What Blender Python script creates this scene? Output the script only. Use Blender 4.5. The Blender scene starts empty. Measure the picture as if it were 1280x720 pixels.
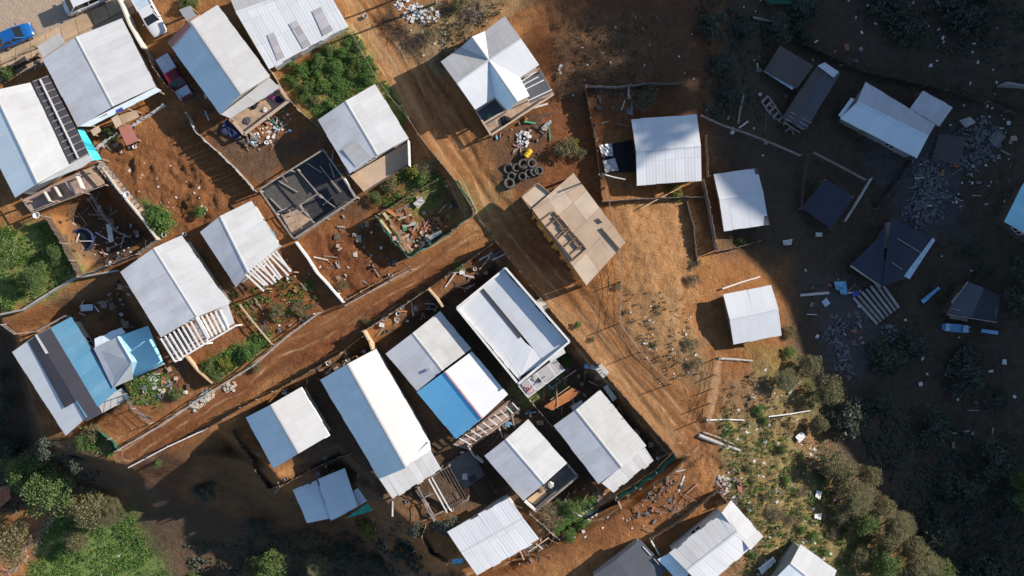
import bpy, math, random, bisect
import numpy as np
from mathutils import Vector, noise, Matrix
random.seed(7)
S = bpy.context.scene
COL = S.collection
H = 100.0                      # camera height above the road crossing
EL, AZ = math.radians(24.5), math.radians(21.0)   # sun elevation, azimuth from +x towards +y
def PX(px, py, z=0.0):        # the point at height z seen at a picture position (1280 x 720)
    f = (H - z) / H / 12.0
    return Vector(((px - 640) * f, (360 - py) * f, z))
# ------------------------------------------------------------------ objects
ORG = {}
def link(o, parent=None):
    COL.objects.link(o)
    if parent: o.parent = parent
    return o
def tag(o, label=None, cat=None, group=None, kind=None):
    if label: o['label'] = label
    if cat: o['category'] = cat
    if group: o['group'] = group
    if kind: o['kind'] = kind
    return o
def thing(name, loc, label, cat, group=None):
    o = bpy.data.objects.new(name, None); link(o)
    o.empty_display_size = 0.3
    o.location = loc
    ORG[o.name] = Vector(loc)
    return tag(o, label, cat, group)
def copy_tree(o, parent=None):
    c = o.copy(); link(c)
    if parent: c.parent = parent
    ORG[c.name] = ORG.get(o.name, Vector((0, 0, 0)))
    for ch in list(o.children): copy_tree(ch, c)
    return c
class MB:
    def __init__(s): s.v = []; s.f = []; s.uv = []; s.mi = []
    def face(s, pts, uvs=None, mi=0):
        n = len(s.v); s.v += [tuple(p) for p in pts]
        s.f.append(tuple(range(n, n + len(pts)))); s.uv.append(uvs); s.mi.append(mi)
    def raw(s, vs, fs, mi=0):
        n = len(s.v); s.v += [tuple(p) for p in vs]
        for f in fs: s.f.append(tuple(i + n for i in f)); s.uv.append(None); s.mi.append(mi)
    def hexa(s, b, t, mi=0):      # bottom quad, top quad (same order)
        s.raw(list(b) + list(t), [(3,2,1,0),(4,5,6,7),(0,1,5,4),(1,2,6,5),(2,3,7,6),(3,0,4,7)], mi)
    def prism(s, poly, z0, z1, mi=0):
        n = len(poly)
        a = sum(poly[i][0]*poly[(i+1)%n][1]-poly[(i+1)%n][0]*poly[i][1] for i in range(n))
        if a < 0: poly = poly[::-1]
        vs = [(p[0], p[1], z0) for p in poly] + [(p[0], p[1], z1) for p in poly]
        s.raw(vs, [tuple(range(n-1,-1,-1)), tuple(range(n, 2*n))] + [(i,(i+1)%n,n+(i+1)%n,n+i) for i in range(n)], mi)
    def beam(s, p, q, w=.08, h=.08, mi=0):   # bar with its top and bottom level across
        p, q = Vector(p), Vector(q); d = q - p
        if d.length < 1e-4: return
        d.normalize()
        u = Vector((0,0,1)).cross(d)
        if u.length < .05: u = Vector((1,0,0))
        u.normalize(); n = d.cross(u)
        a, b = u*w/2, n*h/2
        s.hexa([p-a-b, p+a-b, q+a-b, q-a-b], [p-a+b, p+a+b, q+a+b, q-a+b], mi)
    def box(s, c, sx, sy, sz, rz=0, mi=0):   # c = bottom centre
        ca, sa = math.cos(rz), math.sin(rz)
        def P(x, y, z): return (c[0]+x*ca-y*sa, c[1]+x*sa+y*ca, c[2]+z)
        x, y = sx/2, sy/2
        q = [(-x,-y),(x,-y),(x,y),(-x,y)]
        s.hexa([P(a,b,0) for a,b in q], [P(a,b,sz) for a,b in q], mi)
    def tube(s, p, q, r0, r1=None, n=8, mi=0, cap=True):
        p, q = Vector(p), Vector(q); r1 = r0 if r1 is None else r1
        d = (q-p); 
        if d.length < 1e-5: return
        d.normalize()
        u = d.orthogonal().normalized(); w = d.cross(u)
        vs = []
        for c, r in ((p, r0), (q, r1)):
            for i in range(n):
                a = 2*math.pi*i/n; vs.append(c + (u*math.cos(a)+w*math.sin(a))*r)
        fs = [(i,(i+1)%n,n+(i+1)%n,n+i) for i in range(n)]
        if cap: fs += [tuple(range(n-1,-1,-1)), tuple(range(n,2*n))]
        s.raw(vs, fs, mi)
    def path(s, pts, r, n=6):
        for a, b in zip(pts, pts[1:]): s.tube(a, b, r, r, n)
    def lathe(s, prof, c=(0,0,0), n=16, mi=0):
        vs = []; m = len(prof)
        for i in range(n):
            a = 2*math.pi*i/n
            for r, z in prof: vs.append((c[0]+r*math.cos(a), c[1]+r*math.sin(a), c[2]+z))
        fs = []
        for i in range(n):
            j = (i+1) % n
            for k in range(m-1): fs.append((i*m+k, j*m+k, j*m+k+1, i*m+k+1))
        s.raw(vs, fs, mi)
    def build(s, name, mat, parent=None, smooth=False, label=None, origin=None):
        off = Vector((0,0,0))
        if parent is not None: off = ORG.get(parent.name, off)
        elif origin is not None: off = Vector(origin)
        me = bpy.data.meshes.new(name)
        me.from_pydata([(x-off.x, y-off.y, z-off.z) for x, y, z in s.v], [], s.f)
        if any(u is not None for u in s.uv):
            L = me.uv_layers.new(name='UVMap').data; k = 0
            for f, u in zip(s.f, s.uv):
                for i in range(len(f)):
                    if u is not None: L[k].uv = u[i]
                    k += 1
        for m in (mat if isinstance(mat, (list, tuple)) else [mat]): me.materials.append(m)
        if any(s.mi): me.polygons.foreach_set('material_index', s.mi)
        if smooth: me.polygons.foreach_set('use_smooth', [True]*len(me.polygons))
        me.update()
        o = bpy.data.objects.new(name, me); link(o, parent)
        if parent is None and origin is not None: o.location = origin
        ORG[o.name] = off
        if label: o['label'] = label
        return o
# ------------------------------------------------------------------ materials
def newmat(name):
    m = bpy.data.materials.new(name); m.use_nodes = True
    nt = m.node_tree; nt.nodes.clear()
    out = nt.nodes.new('ShaderNodeOutputMaterial'); b = nt.nodes.new('ShaderNodeBsdfPrincipled')
    nt.links.new(b.outputs[0], out.inputs[0])
    return m, nt, b
def nd(nt, t, **kw):
    n = nt.nodes.new(t)
    for k, v in kw.items():
        if k in n.inputs: n.inputs[k].default_value = v
        else: setattr(n, k, v)
    return n
def ramp(nt, src, stops):
    r = nt.nodes.new('ShaderNodeValToRGB'); e = r.color_ramp.elements
    while len(e) < len(stops): e.new(.5)
    for x, (p, c) in zip(e, stops):
        x.position = p; x.color = c if len(c) == 4 else (*c, 1)
    nt.links.new(src, r.inputs[0]); return r.outputs[0]
def mixc(nt, fac, a, b, mode='MIX'):
    m = nt.nodes.new('ShaderNodeMix'); m.data_type = 'RGBA'; m.blend_type = mode; m.clamp_factor = True
    for sock, v in ((m.inputs[0], fac), (m.inputs[6], a), (m.inputs[7], b)):
        if isinstance(v, (int, float)): sock.default_value = v
        elif isinstance(v, (tuple, list)): sock.default_value = v if len(v) == 4 else (*v, 1)
        else: nt.links.new(v, sock)
    return m.outputs[2]
def math_(nt, op, a, b=None, c=None):
    m = nt.nodes.new('ShaderNodeMath'); m.operation = op
    for i, v in enumerate((a, b, c)):
        if v is None: continue
        if isinstance(v, (int, float)): m.inputs[i].default_value = v
        else: nt.links.new(v, m.inputs[i])
    return m.outputs[0]
def noise_(nt, vec, scale, detail=4, rough=.55, dist=0):
    n = nd(nt, 'ShaderNodeTexNoise', Scale=scale, Detail=detail, Roughness=rough, Distortion=dist)
    if vec is not None: nt.links.new(vec, n.inputs['Vector'])
    return n.outputs[0]
def bump(nt, b, h, dist=.03, strength=.6):
    n = nd(nt, 'ShaderNodeBump', Strength=strength, Distance=dist)
    nt.links.new(h, n.inputs['Height']); nt.links.new(n.outputs[0], b.inputs['Normal'])
def flat(name, col, rough=.7, var=.25, scale=2.5, metal=0, bmp=.01, spec=.4, alpha=None):
    m, nt, b = newmat(name)
    tc = nd(nt, 'ShaderNodeTexCoord').outputs['Object']
    n1 = noise_(nt, tc, scale, 5, .6)
    isl = nd(nt, 'ShaderNodeNewGeometry').outputs['Random Per Island']
    c0 = tuple(x*(1-var) for x in col); c1 = tuple(min(.9, x*(1+var)) for x in col)
    c = ramp(nt, n1, [(.3, c0), (.7, c1)])
    v = math_(nt, 'MULTIPLY_ADD', isl, .5*var, 1-.25*var)
    hs = nd(nt, 'ShaderNodeHueSaturation'); nt.links.new(c, hs.inputs['Color']); nt.links.new(v, hs.inputs['Value'])
    nt.links.new(hs.outputs[0], b.inputs['Base Color'])
    b.inputs['Roughness'].default_value = rough; b.inputs['Metallic'].default_value = metal
    b.inputs['Specular IOR Level'].default_value = spec
    if bmp: bump(nt, b, noise_(nt, tc, scale*6, 3), bmp)
    if alpha is not None: b.inputs['Alpha'].default_value = alpha
    return m
def roofmat(name, col, dirt=.25, rust=0.0, rib=.0, ribw=.9, stain=(.35,.31,.27), rough=.42, patch=0.09):
    """sheet metal: u runs along the ridge in metres, v from eave (0) to ridge"""
    m, nt, b = newmat(name)
    uv = nd(nt, 'ShaderNodeUVMap').outputs[0]
    sep = nd(nt, 'ShaderNodeSeparateXYZ'); nt.links.new(uv, sep.inputs[0]); u, v = sep.outputs[0], sep.outputs[1]
    rnd = nd(nt, 'ShaderNodeObjectInfo').outputs['Random']
    off = nd(nt, 'ShaderNodeCombineXYZ'); nt.links.new(math_(nt, 'MULTIPLY', rnd, 57.), off.inputs[0]); nt.links.new(math_(nt, 'MULTIPLY', rnd, 31.), off.inputs[1])
    add = nd(nt, 'ShaderNodeVectorMath', operation='ADD'); nt.links.new(uv, add.inputs[0]); nt.links.new(off.outputs[0], add.inputs[1]); p = add.outputs[0]
    # per sheet tone
    sid = math_(nt, 'FLOOR', math_(nt, 'DIVIDE', u, ribw)); sv = math_(nt, 'FLOOR', math_(nt, 'DIVIDE', v, 2.4))
    wn = nd(nt, 'ShaderNodeTexWhiteNoise'); wn.noise_dimensions = '3D'
    cx = nd(nt, 'ShaderNodeCombineXYZ'); nt.links.new(sid, cx.inputs[0]); nt.links.new(sv, cx.inputs[1]); nt.links.new(rnd, cx.inputs[2]); nt.links.new(cx.outputs[0], wn.inputs[0])
    tone = math_(nt, 'MULTIPLY_ADD', wn.outputs[0], patch, 1-patch)
    big = noise_(nt, p, .35, 5, .62, .4)
    mp = nd(nt, 'ShaderNodeMapping'); mp.inputs['Scale'].default_value = (2.6, .28, 1); nt.links.new(p, mp.inputs[0])
    streak = noise_(nt, mp.outputs[0], 1.6, 4, .6)
    c = mixc(nt, math_(nt, 'MULTIPLY', ramp(nt, big, [(.42,(0,0,0)),(.75,(1,1,1))]), dirt), col, stain)
    c = mixc(nt, math_(nt, 'MULTIPLY', ramp(nt, streak, [(.5,(0,0,0)),(.8,(1,1,1))]), dirt*.8), c, stain)
    if rust: c = mixc(nt, math_(nt, 'MULTIPLY', ramp(nt, noise_(nt, p, .9, 6, .7), [(.62,(0,0,0)),(.72,(1,1,1))]), rust), c, (.22,.09,.04))
    # laps between sheets
    fu = math_(nt, 'FRACT', math_(nt, 'DIVIDE', u, ribw)); lap = math_(nt, 'LESS_THAN', fu, .05/ribw)
    fv = math_(nt, 'FRACT', math_(nt, 'DIVIDE', v, 2.4)); lapv = math_(nt, 'LESS_THAN', fv, .018)
    lp = math_(nt, 'MULTIPLY', math_(nt, 'MAXIMUM', lap, lapv), .16+rib*.3)
    c = mixc(nt, lp, c, tuple(x*.45 for x in col))
    hs = nd(nt, 'ShaderNodeHueSaturation'); nt.links.new(c, hs.inputs['Color']); nt.links.new(tone, hs.inputs['Value'])
    nt.links.new(hs.outputs[0], b.inputs['Base Color'])
    b.inputs['Roughness'].default_value = rough; b.inputs['Specular IOR Level'].default_value = .5
    w = math_(nt, 'SINE', math_(nt, 'MULTIPLY', u, 2*math.pi/ (ribw/3 if rib else .3)))
    hgt = math_(nt, 'ADD', math_(nt, 'MULTIPLY', w, .25 if rib else .04), math_(nt, 'MULTIPLY', big, .7))
    bump(nt, b, hgt, .02, .4)
    return m
def leafmat(name, c0, c1, c2):
    m, nt, b = newmat(name)
    g = nd(nt, 'ShaderNodeNewGeometry'); tc = nd(nt, 'ShaderNodeTexCoord').outputs['Object']
    n = noise_(nt, tc, .9, 3)
    f = math_(nt, 'MULTIPLY_ADD', g.outputs['Random Per Island'], .55, math_(nt, 'MULTIPLY', n, .5))
    c = ramp(nt, f, [(.2, c0), (.52, c1), (.85, c2)])
    nt.links.new(c, b.inputs['Base Color']); b.inputs['Roughness'].default_value = .6
    b.inputs['Specular IOR Level'].default_value = .25
    t = nd(nt, 'ShaderNodeBsdfTranslucent'); nt.links.new(c, t.inputs[0])
    mx = nd(nt, 'ShaderNodeMixShader'); mx.inputs[0].default_value = .32
    out = [x for x in nt.nodes if x.type == 'OUTPUT_MATERIAL'][0]
    nt.links.new(b.outputs[0], mx.inputs[1]); nt.links.new(t.outputs[0], mx.inputs[2]); nt.links.new(mx.outputs[0], out.inputs[0])
    return m
M = {}
M['white'] = roofmat('roof_white_zinc', (.62,.635,.64), .30, .22)
M['white2'] = roofmat('roof_cream_zinc', (.59,.595,.58), .34, .3)
M['grey'] = roofmat('roof_zinc_shaded', (.66,.68,.72), .36, .25)  # cool copy of the white zinc for slopes turned from the sun
M['blue'] = roofmat('roof_zinc_shade_blue', (.82,.94,.98), .14, rough=.35, stain=(.5,.6,.66))  # pale copy of the white zinc, sky-blue shade put into its colour
M['shade_blue3'] = roofmat('roof_zinc_sky_tint', (.17,.57,.90), .34, .1, rough=.45, stain=(.3,.5,.7))  # shaded zinc slope: the sky's reflection painted in as blue
M['shade_blue2'] = roofmat('roof_shadow_blue', (.10,.28,.43), .4, .12, stain=(.28,.40,.47))  # blue of the neighbour's shadow put into the slope colour
M['rib'] = roofmat('roof_ribbed_white', (.72,.72,.71), .30, .12, .8, .8, patch=.16)
M['ribw'] = roofmat('roof_ribbed_clean', (.76,.78,.80), .14, .0, .8, 1.0, patch=.10)
M['ribg'] = roofmat('roof_ribbed_grey', (.56,.56,.55), .3, .0, .6, .8)
M['clear'] = roofmat('roof_clear_panel', (.53,.52,.53), .35, 0, .8, .8, patch=.3)
M['charcoal'] = roofmat('roof_felt', (.045,.045,.06), .2, stain=(.09,.09,.1), rough=.8)
M['whites'] = roofmat('roof_white_steep', (.42,.435,.45), .30, .15)  # white zinc darkened for steep slopes that face the sun
M['bright'] = roofmat('roof_new_zinc', (.73,.755,.78), .10, ribw=1.0, patch=.05)
M['shade_blue'] = roofmat('roof_pale_shade_blue', (.42,.84,.97), .25, stain=(.36,.42,.46))  # blue of skylit shade painted into the sheet colour
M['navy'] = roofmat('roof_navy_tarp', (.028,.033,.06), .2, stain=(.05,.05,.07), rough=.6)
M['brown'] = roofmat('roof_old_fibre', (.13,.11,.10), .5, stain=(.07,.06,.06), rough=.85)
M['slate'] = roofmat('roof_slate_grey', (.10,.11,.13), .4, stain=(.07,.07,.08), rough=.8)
M['red'] = roofmat('roof_red_sheet', (.50,.20,.15), .25, stain=(.3,.14,.11))
M['wood'] = flat('weathered_wood', (.26,.18,.12), .85, .35, 3)
M['woodl'] = flat('fresh_timber', (.52,.38,.24), .8, .25, 3)
M['woodg'] = flat('grey_old_timber', (.30,.26,.23), .9, .35, 3)
M['woodd'] = flat('dark_wood', (.09,.065,.05), .9, .35, 3)
M['ply'] = flat('plywood', (.50,.37,.26), .8, .14, .5)
M['ply2'] = flat('pale_plywood', (.58,.46,.34), .8, .14, .5)
M['plank'] = flat('deck_boards', (.42,.30,.21), .85, .35, 1.5)
M['pink'] = flat('pinkish_floor', (.38,.28,.24), .85, .35, 1.2)
M['wpaint'] = flat('white_paint', (.72,.72,.70), .6, .15, 2)
M['wallw'] = flat('pale_wall', (.55,.52,.47), .8, .2, .8)
M['wallg'] = flat('grey_wall', (.32,.31,.30), .85, .25, .8)
M['wallb'] = flat('board_wall', (.30,.21,.14), .85, .3, .8)
M['wallo'] = flat('orange_board', (.55,.24,.06), .8, .35, .7)
M['conc'] = flat('concrete', (.36,.34,.32), .9, .2, 1.2)
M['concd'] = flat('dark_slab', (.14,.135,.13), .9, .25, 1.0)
M['tan'] = flat('tan_slab', (.50,.36,.23), .9, .2, .7)
M['brick'] = flat('brick', (.36,.15,.08), .9, .3, 3)
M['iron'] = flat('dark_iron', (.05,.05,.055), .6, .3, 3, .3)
M['steel'] = flat('grey_steel', (.45,.46,.47), .45, .2, 3, .4)
M['rubber'] = flat('rubber', (.04,.04,.04), .85, .25, 4)
M['rubberg'] = flat('dusty_rubber', (.085,.08,.075), .9, .3, 4)
M['black'] = flat('black_cloth', (.012,.012,.016), .9, .3, 2)
M['net'] = flat('green_net', (.05,.42,.30), .7, .3, 2)
M['netd'] = flat('dark_green_net', (.02,.10,.06), .8, .3, 2)
M['cyan'] = flat('turquoise_tarp', (.05,.60,.72), .55, .2, 1.5, bmp=.05)
M['navyc'] = flat('navy_cloth', (.018,.025,.075), .8, .3, 1.5, bmp=.04)
M['bluet'] = flat('sky_blue_sheet', (.22,.50,.72), .5, .2, 1.5)
M['paleblue'] = flat('pale_blue_plastic', (.48,.60,.70), .5, .2, 1.5)
M['purple'] = flat('blue_banner', (.06,.09,.36), .7, .3, 1.5)
M['yellow'] = flat('yellow_plastic', (.78,.50,.03), .5, .15, 3)
M['orange'] = flat('orange_tarp', (.45,.17,.06), .75, .25, .8, bmp=.05)
M['magenta'] = flat('magenta_cloth', (.62,.10,.33), .8, .25, 3)
M['rose'] = flat('rose_cloth', (.58,.30,.30), .8, .3, 3)
M['redp'] = flat('red_plastic', (.50,.05,.03), .5, .2, 3)
M['greenp'] = flat('green_plastic', (.05,.28,.14), .6, .2, 3)
M['stone'] = flat('pale_stone', (.50,.45,.38), .9, .3, 3)
M['stoneg'] = flat('grey_rubble', (.15,.147,.15), .9, .45, 2)
M['litter'] = flat('white_plastic', (.66,.64,.62), .6, .3, 3)
M['bark'] = flat('bark', (.11,.08,.055), .9, .35, 4)
M['twig'] = flat('dry_twigs', (.26,.21,.16), .9, .4, 3)
M['twigg'] = flat('bleached_branches', (.38,.36,.33), .9, .3, 3)
M['glass'] = flat('dark_glass', (.012,.015,.018), .12, .1, 2, bmp=0, spec=.6)
M['carblue'] = flat('blue_car_paint', (.012,.11,.36), .22, .05, 2, bmp=0, spec=.6)
M['carwhite'] = flat('white_car_paint', (.70,.71,.73), .25, .03, 2, bmp=0, spec=.5)
M['carred'] = flat('dark_red_car_paint', (.16,.012,.02), .28, .1, 2, bmp=0, spec=.5)
M['lamp'] = flat('lamp_glass', (.6,.6,.6), .15, .05, 2, bmp=0)
M['redlamp'] = flat('red_lamp', (.4,.02,.02), .2, .05, 2, bmp=0)
M['leaf'] = leafmat('leaf_green', (.045,.085,.022), (.13,.20,.06), (.26,.33,.13))
M['leafo'] = leafmat('leaf_olive', (.085,.085,.038), (.20,.19,.092), (.34,.31,.18))
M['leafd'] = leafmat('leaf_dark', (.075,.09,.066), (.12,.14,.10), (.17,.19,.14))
M['leafy'] = leafmat('leaf_yellow', (.10,.11,.015), (.24,.24,.04), (.38,.34,.08))
M['leafv'] = leafmat('leaf_vivid', (.05,.12,.022), (.13,.25,.06), (.27,.39,.13))
M['dry'] = leafmat('leaf_dry', (.12,.09,.05), (.23,.18,.10), (.36,.30,.19))
# ------------------------------------------------------------------ terrain
def sdline(X, Y, pts):            # signed distance (pixels) to an open polyline
    best = np.full(X.shape, 1e9); sg = np.ones(X.shape)
    for (x0,y0),(x1,y1) in zip(pts, pts[1:]):
        dx, dy = x1-x0, y1-y0; t = np.clip(((X-x0)*dx+(Y-y0)*dy)/(dx*dx+dy*dy), 0, 1)
        d = np.hypot(X-x0-t*dx, Y-y0-t*dy); c = dx*(Y-y0)-dy*(X-x0)
        m = d < best - 1e-6
        best = np.where(m, d, best); sg = np.where(m, np.where(c >= 0, 1., -1.), sg)
    return best*sg
def sdpoly(X, Y, pts):            # positive inside
    best = np.full(X.shape, 1e9); ins = np.zeros(X.shape, bool)
    n = len(pts)
    for i in range(n):
        (x0,y0),(x1,y1) = pts[i], pts[(i+1)%n]
        dx, dy = x1-x0, y1-y0; t = np.clip(((X-x0)*dx+(Y-y0)*dy)/(dx*dx+dy*dy+1e-9), 0, 1)
        best = np.minimum(best, np.hypot(X-x0-t*dx, Y-y0-t*dy))
        if dy != 0:
            c = ((y0 > Y) != (y1 > Y)) & (X < (x1-x0)*(Y-y0)/(dy)+x0)
            ins ^= c
    return np.where(ins, best, -best)
def sst(a, b, x):
    t = np.clip((x-a)/(b-a), 0, 1); return t*t*(3-2*t)
E_RIGHT = [(720,-400),(725,0),(738,200),(760,350),(830,470),(868,560),(905,680),(960,800),(1050,1100)]
E_LEFT = [(-300,-200),(-60,100),(2,300),(0,400),(40,552),(160,582),(212,566),(268,536),(300,560),(345,594),(418,558),(452,590),(482,628),(530,672),(585,728),(620,790),(640,900)]
LOWS = [([(-160,395),(0,402),(62,376),(150,345),(212,458),(158,478),(168,500),(90,556),(-160,640)], 2.4, 22), ([(60,268),(122,214),(196,296),(106,343)], 2.0, 16), ([(552,228),(572,232),(588,264),(514,317),(482,282)], 1.1, 12)]
SUNK = [(622,322),(832,560),(780,600),(690,650),(560,640),(300,590),(215,575),(300,512),(455,424)]
# where the hill's shadow ends on the ground (picture positions, ground level there)
SH = [(860,-500,-3),(868,-60,-3),(868,60,-3),(850,150,-3),(842,205,-3),(856,262,-3.2),(905,292,-3.6),(928,318,-4),(966,380,-4.5),
      (972,470,-5),(985,540,-5.5),(1022,600,-6.5),(1062,660,-7),(1108,725,-7.5),(1165,800,-7.5),(1300,1000,-7.5)]
XC = 92.0
def _crest():
    ys, zs = [], []
    for px, py, z in SH:
        p = PX(px, py, z); t = (XC-p.x)/math.cos(AZ)
        ys.append(p.y + t*math.sin(AZ)); zs.append(z + t*math.tan(EL))
    o = np.argsort(ys); return np.array(ys)[o], np.array(zs)[o]
CY, CZ = _crest()
def hbase(x, y):
    X, Y = 640+12*x, 360-12*y
    z = np.zeros(X.shape)
    d = -sdline(X, Y, E_RIGHT)
    z += np.interp(d, [0, 40, 140, 300, 430, 600], [0, -.3, -2.6, -6.6, -7.6, -7.8])
    dl = sdline(X, Y, E_LEFT)
    depth = np.interp(Y, [100, 300, 430, 600, 720, 900], [2.0, 3.0, 4.5, 7.8, 10.2, 10.2])
    drop = np.minimum(depth, 4.2*np.clip(dl/28, 0, 1) + np.maximum(dl-28, 0)/11.5)
    z -= drop
    for low, dz, ft in LOWS: z -= dz*sst(0, ft, sdpoly(X, Y, low))
    z -= 1.7*sst(0, 16, sdpoly(X, Y, SUNK))
    z -= 1.1*sst(0, 9, sdpoly(X, Y, [(838,572),(866,570),(800,628),(700,680),(640,715),(560,735),(555,712),(640,692),(705,655),(790,608)]))
    # the hill east of the gully, outside the picture
    c = np.interp(y, CY, CZ) + 9
    up = sst(50, XC, x) * np.where(x > 50, 1, 0)
    z = z + np.where(x > 50, c*np.interp(x, [50, 58, 72, XC, 130, 200, 400, 3000], [0, .07, .42, 1.0, 1.0, .85, .5, .2]), 0)
    return z
def axis(a, b, st, far):
    inner = list(np.arange(a, b+1e-6, st)); lo, hi, s, v = [], [], st, a
    while v > -far: s = min(s*1.22, 60); v -= s; lo.append(v)
    s, v = st, inner[-1]
    while v < far: s = min(s*1.22, 60); v += s; hi.append(v)
    return lo[::-1] + inner + hi
XS, YS = axis(-60, 60, .22, 900), axis(-36, 36, .22, 900)
GX, GY = np.meshgrid(np.array(XS), np.array(YS))
GZ = hbase(GX, GY)
def proj(x, y, z): f = 12*H/(H-z); return 640+x*f, 360-y*f
IPX, IPY = proj(GX, GY, np.minimum(GZ, 20))
NX = np.zeros(GX.shape); NR = np.zeros(GX.shape); NM = np.zeros(GX.shape)
for j, yy in enumerate(YS):
    if abs(yy) > 40: continue
    for i, xx in enumerate(XS):
        if abs(xx) > 64: continue
        NX[j,i] = noise.fractal(Vector((xx*.13, yy*.13, 3.1)), .9, 2.1, 4)
        NR[j,i] = .75*noise.fractal(Vector((xx*.55, yy*.55, 9.7)), .8, 2.1, 3) + .75*(.35-abs(noise.noise(Vector((xx*1.35+.6*noise.noise(Vector((xx,yy,2.))), yy*1.35, 4.7))))) + .3*noise.noise(Vector((xx*3.1, yy*3.1, 1.)))
        NM[j,i] = noise.noise(Vector((xx*.45, yy*.45, 21.)))
ROADS = [([(425,-60),(462,20),(520,120),(585,225),(618,290)], 27), ([(618,292),(560,318),(500,352),(440,396),(360,432),(300,478),(230,520),(160,568)], 21),
         ([(618,280),(650,320),(720,400),(790,480),(850,548)], 34), ([(850,545),(845,580),(790,612),(720,652),(650,690),(560,715),(470,760)], 20)]
def road_d(X, Y):
    d = np.full(X.shape, -1e9); lat = np.zeros(X.shape)
    for pts, w in ROADS:
        s = sdline(X, Y, pts); k = w - np.abs(s)
        lat = np.where(k > d, s, lat); d = np.maximum(d, k)
    return d, lat
RD, LAT = road_d(IPX, IPY)
RD = RD + 5*NM + 3*NR
def zone(pts, feather=10, nz=14): return sst(-feather, feather, sdpoly(IPX, IPY, pts) + nz*NX + nz*.5*NR)
ROUGH = [(([(130,170),(180,190),(225,195),(262,205),(285,240),(270,270),(240,285),(190,270),(150,225)]), .55),
         ([(380,290),(460,275),(500,310),(505,345),(440,375),(400,345)], .4), ([(760,255),(860,255),(870,330),(880,420),(860,480),(800,440),(765,380)], .34),
         ([(290,355),(365,330),(395,385),(330,420)], .28), ([(840,560),(930,440),(960,440),(1040,560),(1110,720),(920,720)], .45), ([(300,130),(350,140),(335,180),(285,200)], .4),
         ([(470,0),(640,-10),(590,60),(530,100)], .22), ([(660,0),(840,0),(830,120),(700,140)], .35), ([(960,150),(1280,0),(1280,720),(1120,720)], .5)]
amp = np.full(GX.shape, .12)
for poly, a in ROUGH: amp = np.maximum(amp, a*sst(-14, 14, sdpoly(IPX, IPY, poly)))
rm = sst(-4, 6, RD)
GZ = GZ + (NR*amp*.8 + NX*.25)*(1-rm*.85)
GZ = GZ - .05*rm*np.cos(np.clip(np.abs(np.abs(LAT)-9), 0, 6)/6*math.pi/2)
PAVED = [(-330,235),(0,68),(150,-8),(330,-100),(262,-235),(-400,100)]
SIDE = [(0,68),(150,-6),(157,12),(52,72),(0,92),(-60,122),(-60,98)]
pv = sst(-20, 0, np.maximum(sdpoly(IPX, IPY, PAVED), sdpoly(IPX, IPY, SIDE)))
GZ = GZ*(1-pv) + 0*pv
def hz(x, y):
    i = min(max(bisect.bisect_right(XS, x)-1, 0), len(XS)-2); j = min(max(bisect.bisect_right(YS, y)-1, 0), len(YS)-2)
    fx = (x-XS[i])/(XS[i+1]-XS[i]); fy = (y-YS[j])/(YS[j+1]-YS[j])
    fx = min(max(fx,0),1); fy = min(max(fy,0),1)
    return float((GZ[j,i]*(1-fx)+GZ[j,i+1]*fx)*(1-fy)+(GZ[j+1,i]*(1-fx)+GZ[j+1,i+1]*fx)*fy)
def G(px, py, up=0.0):            # where the view ray meets the ground
    z = 0.0
    for _ in range(7):
        p = PX(px, py, z+up); z = hz(p.x, p.y)
    p = PX(px, py, z+up); return p
def zmax(*zs):
    a = np.zeros(GX.shape)
    for z in zs: a = np.maximum(a, z)
    return a
green = zmax(.55*zone([(352,100),(432,42),(445,45),(478,100),(400,150)]), .8*zone([(-40,280),(60,275),(105,338),(60,375),(-40,400)]), .95*zone([(60,650),(160,640),(215,730),(40,740)], 16),
     zone([(178,255),(215,270),(232,290),(205,300)], 8), .75*zone([(250,455),(330,410),(345,425),(265,480)], 8), .28*zone([(905,520),(985,545),(1060,640),(1120,740),(960,740),(925,600)], 14, 26),
     .8*zone([(690,640),(740,610),(745,640),(700,665)], 6), .6*zone([(425,60),(445,60),(510,150),(495,160)], 6), .55*zone([(500,205),(545,195),(560,250),(520,270)], 8), .5*zone([(165,455),(215,470),(200,510),(165,500)],8), .5*zone([(640,480),(720,450),(700,480),(655,505)], 6),
     .25*zone([(930,430),(1000,440),(1040,520),(975,520)], 10))
dry = zmax(.7*zone([(520,10),(640,-10),(600,45),(550,95),(500,60)]), .22*zone([(770,360),(850,360),(860,440),(820,470),(780,430)]), .5*zone([(900,480),(960,450),(1100,640),(1120,740),(900,740)], 14), .12*zone([(680,20),(820,20),(820,110),(700,110)]), .5*zone([(850,420),(880,420),(882,480),(855,480)]))
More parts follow.
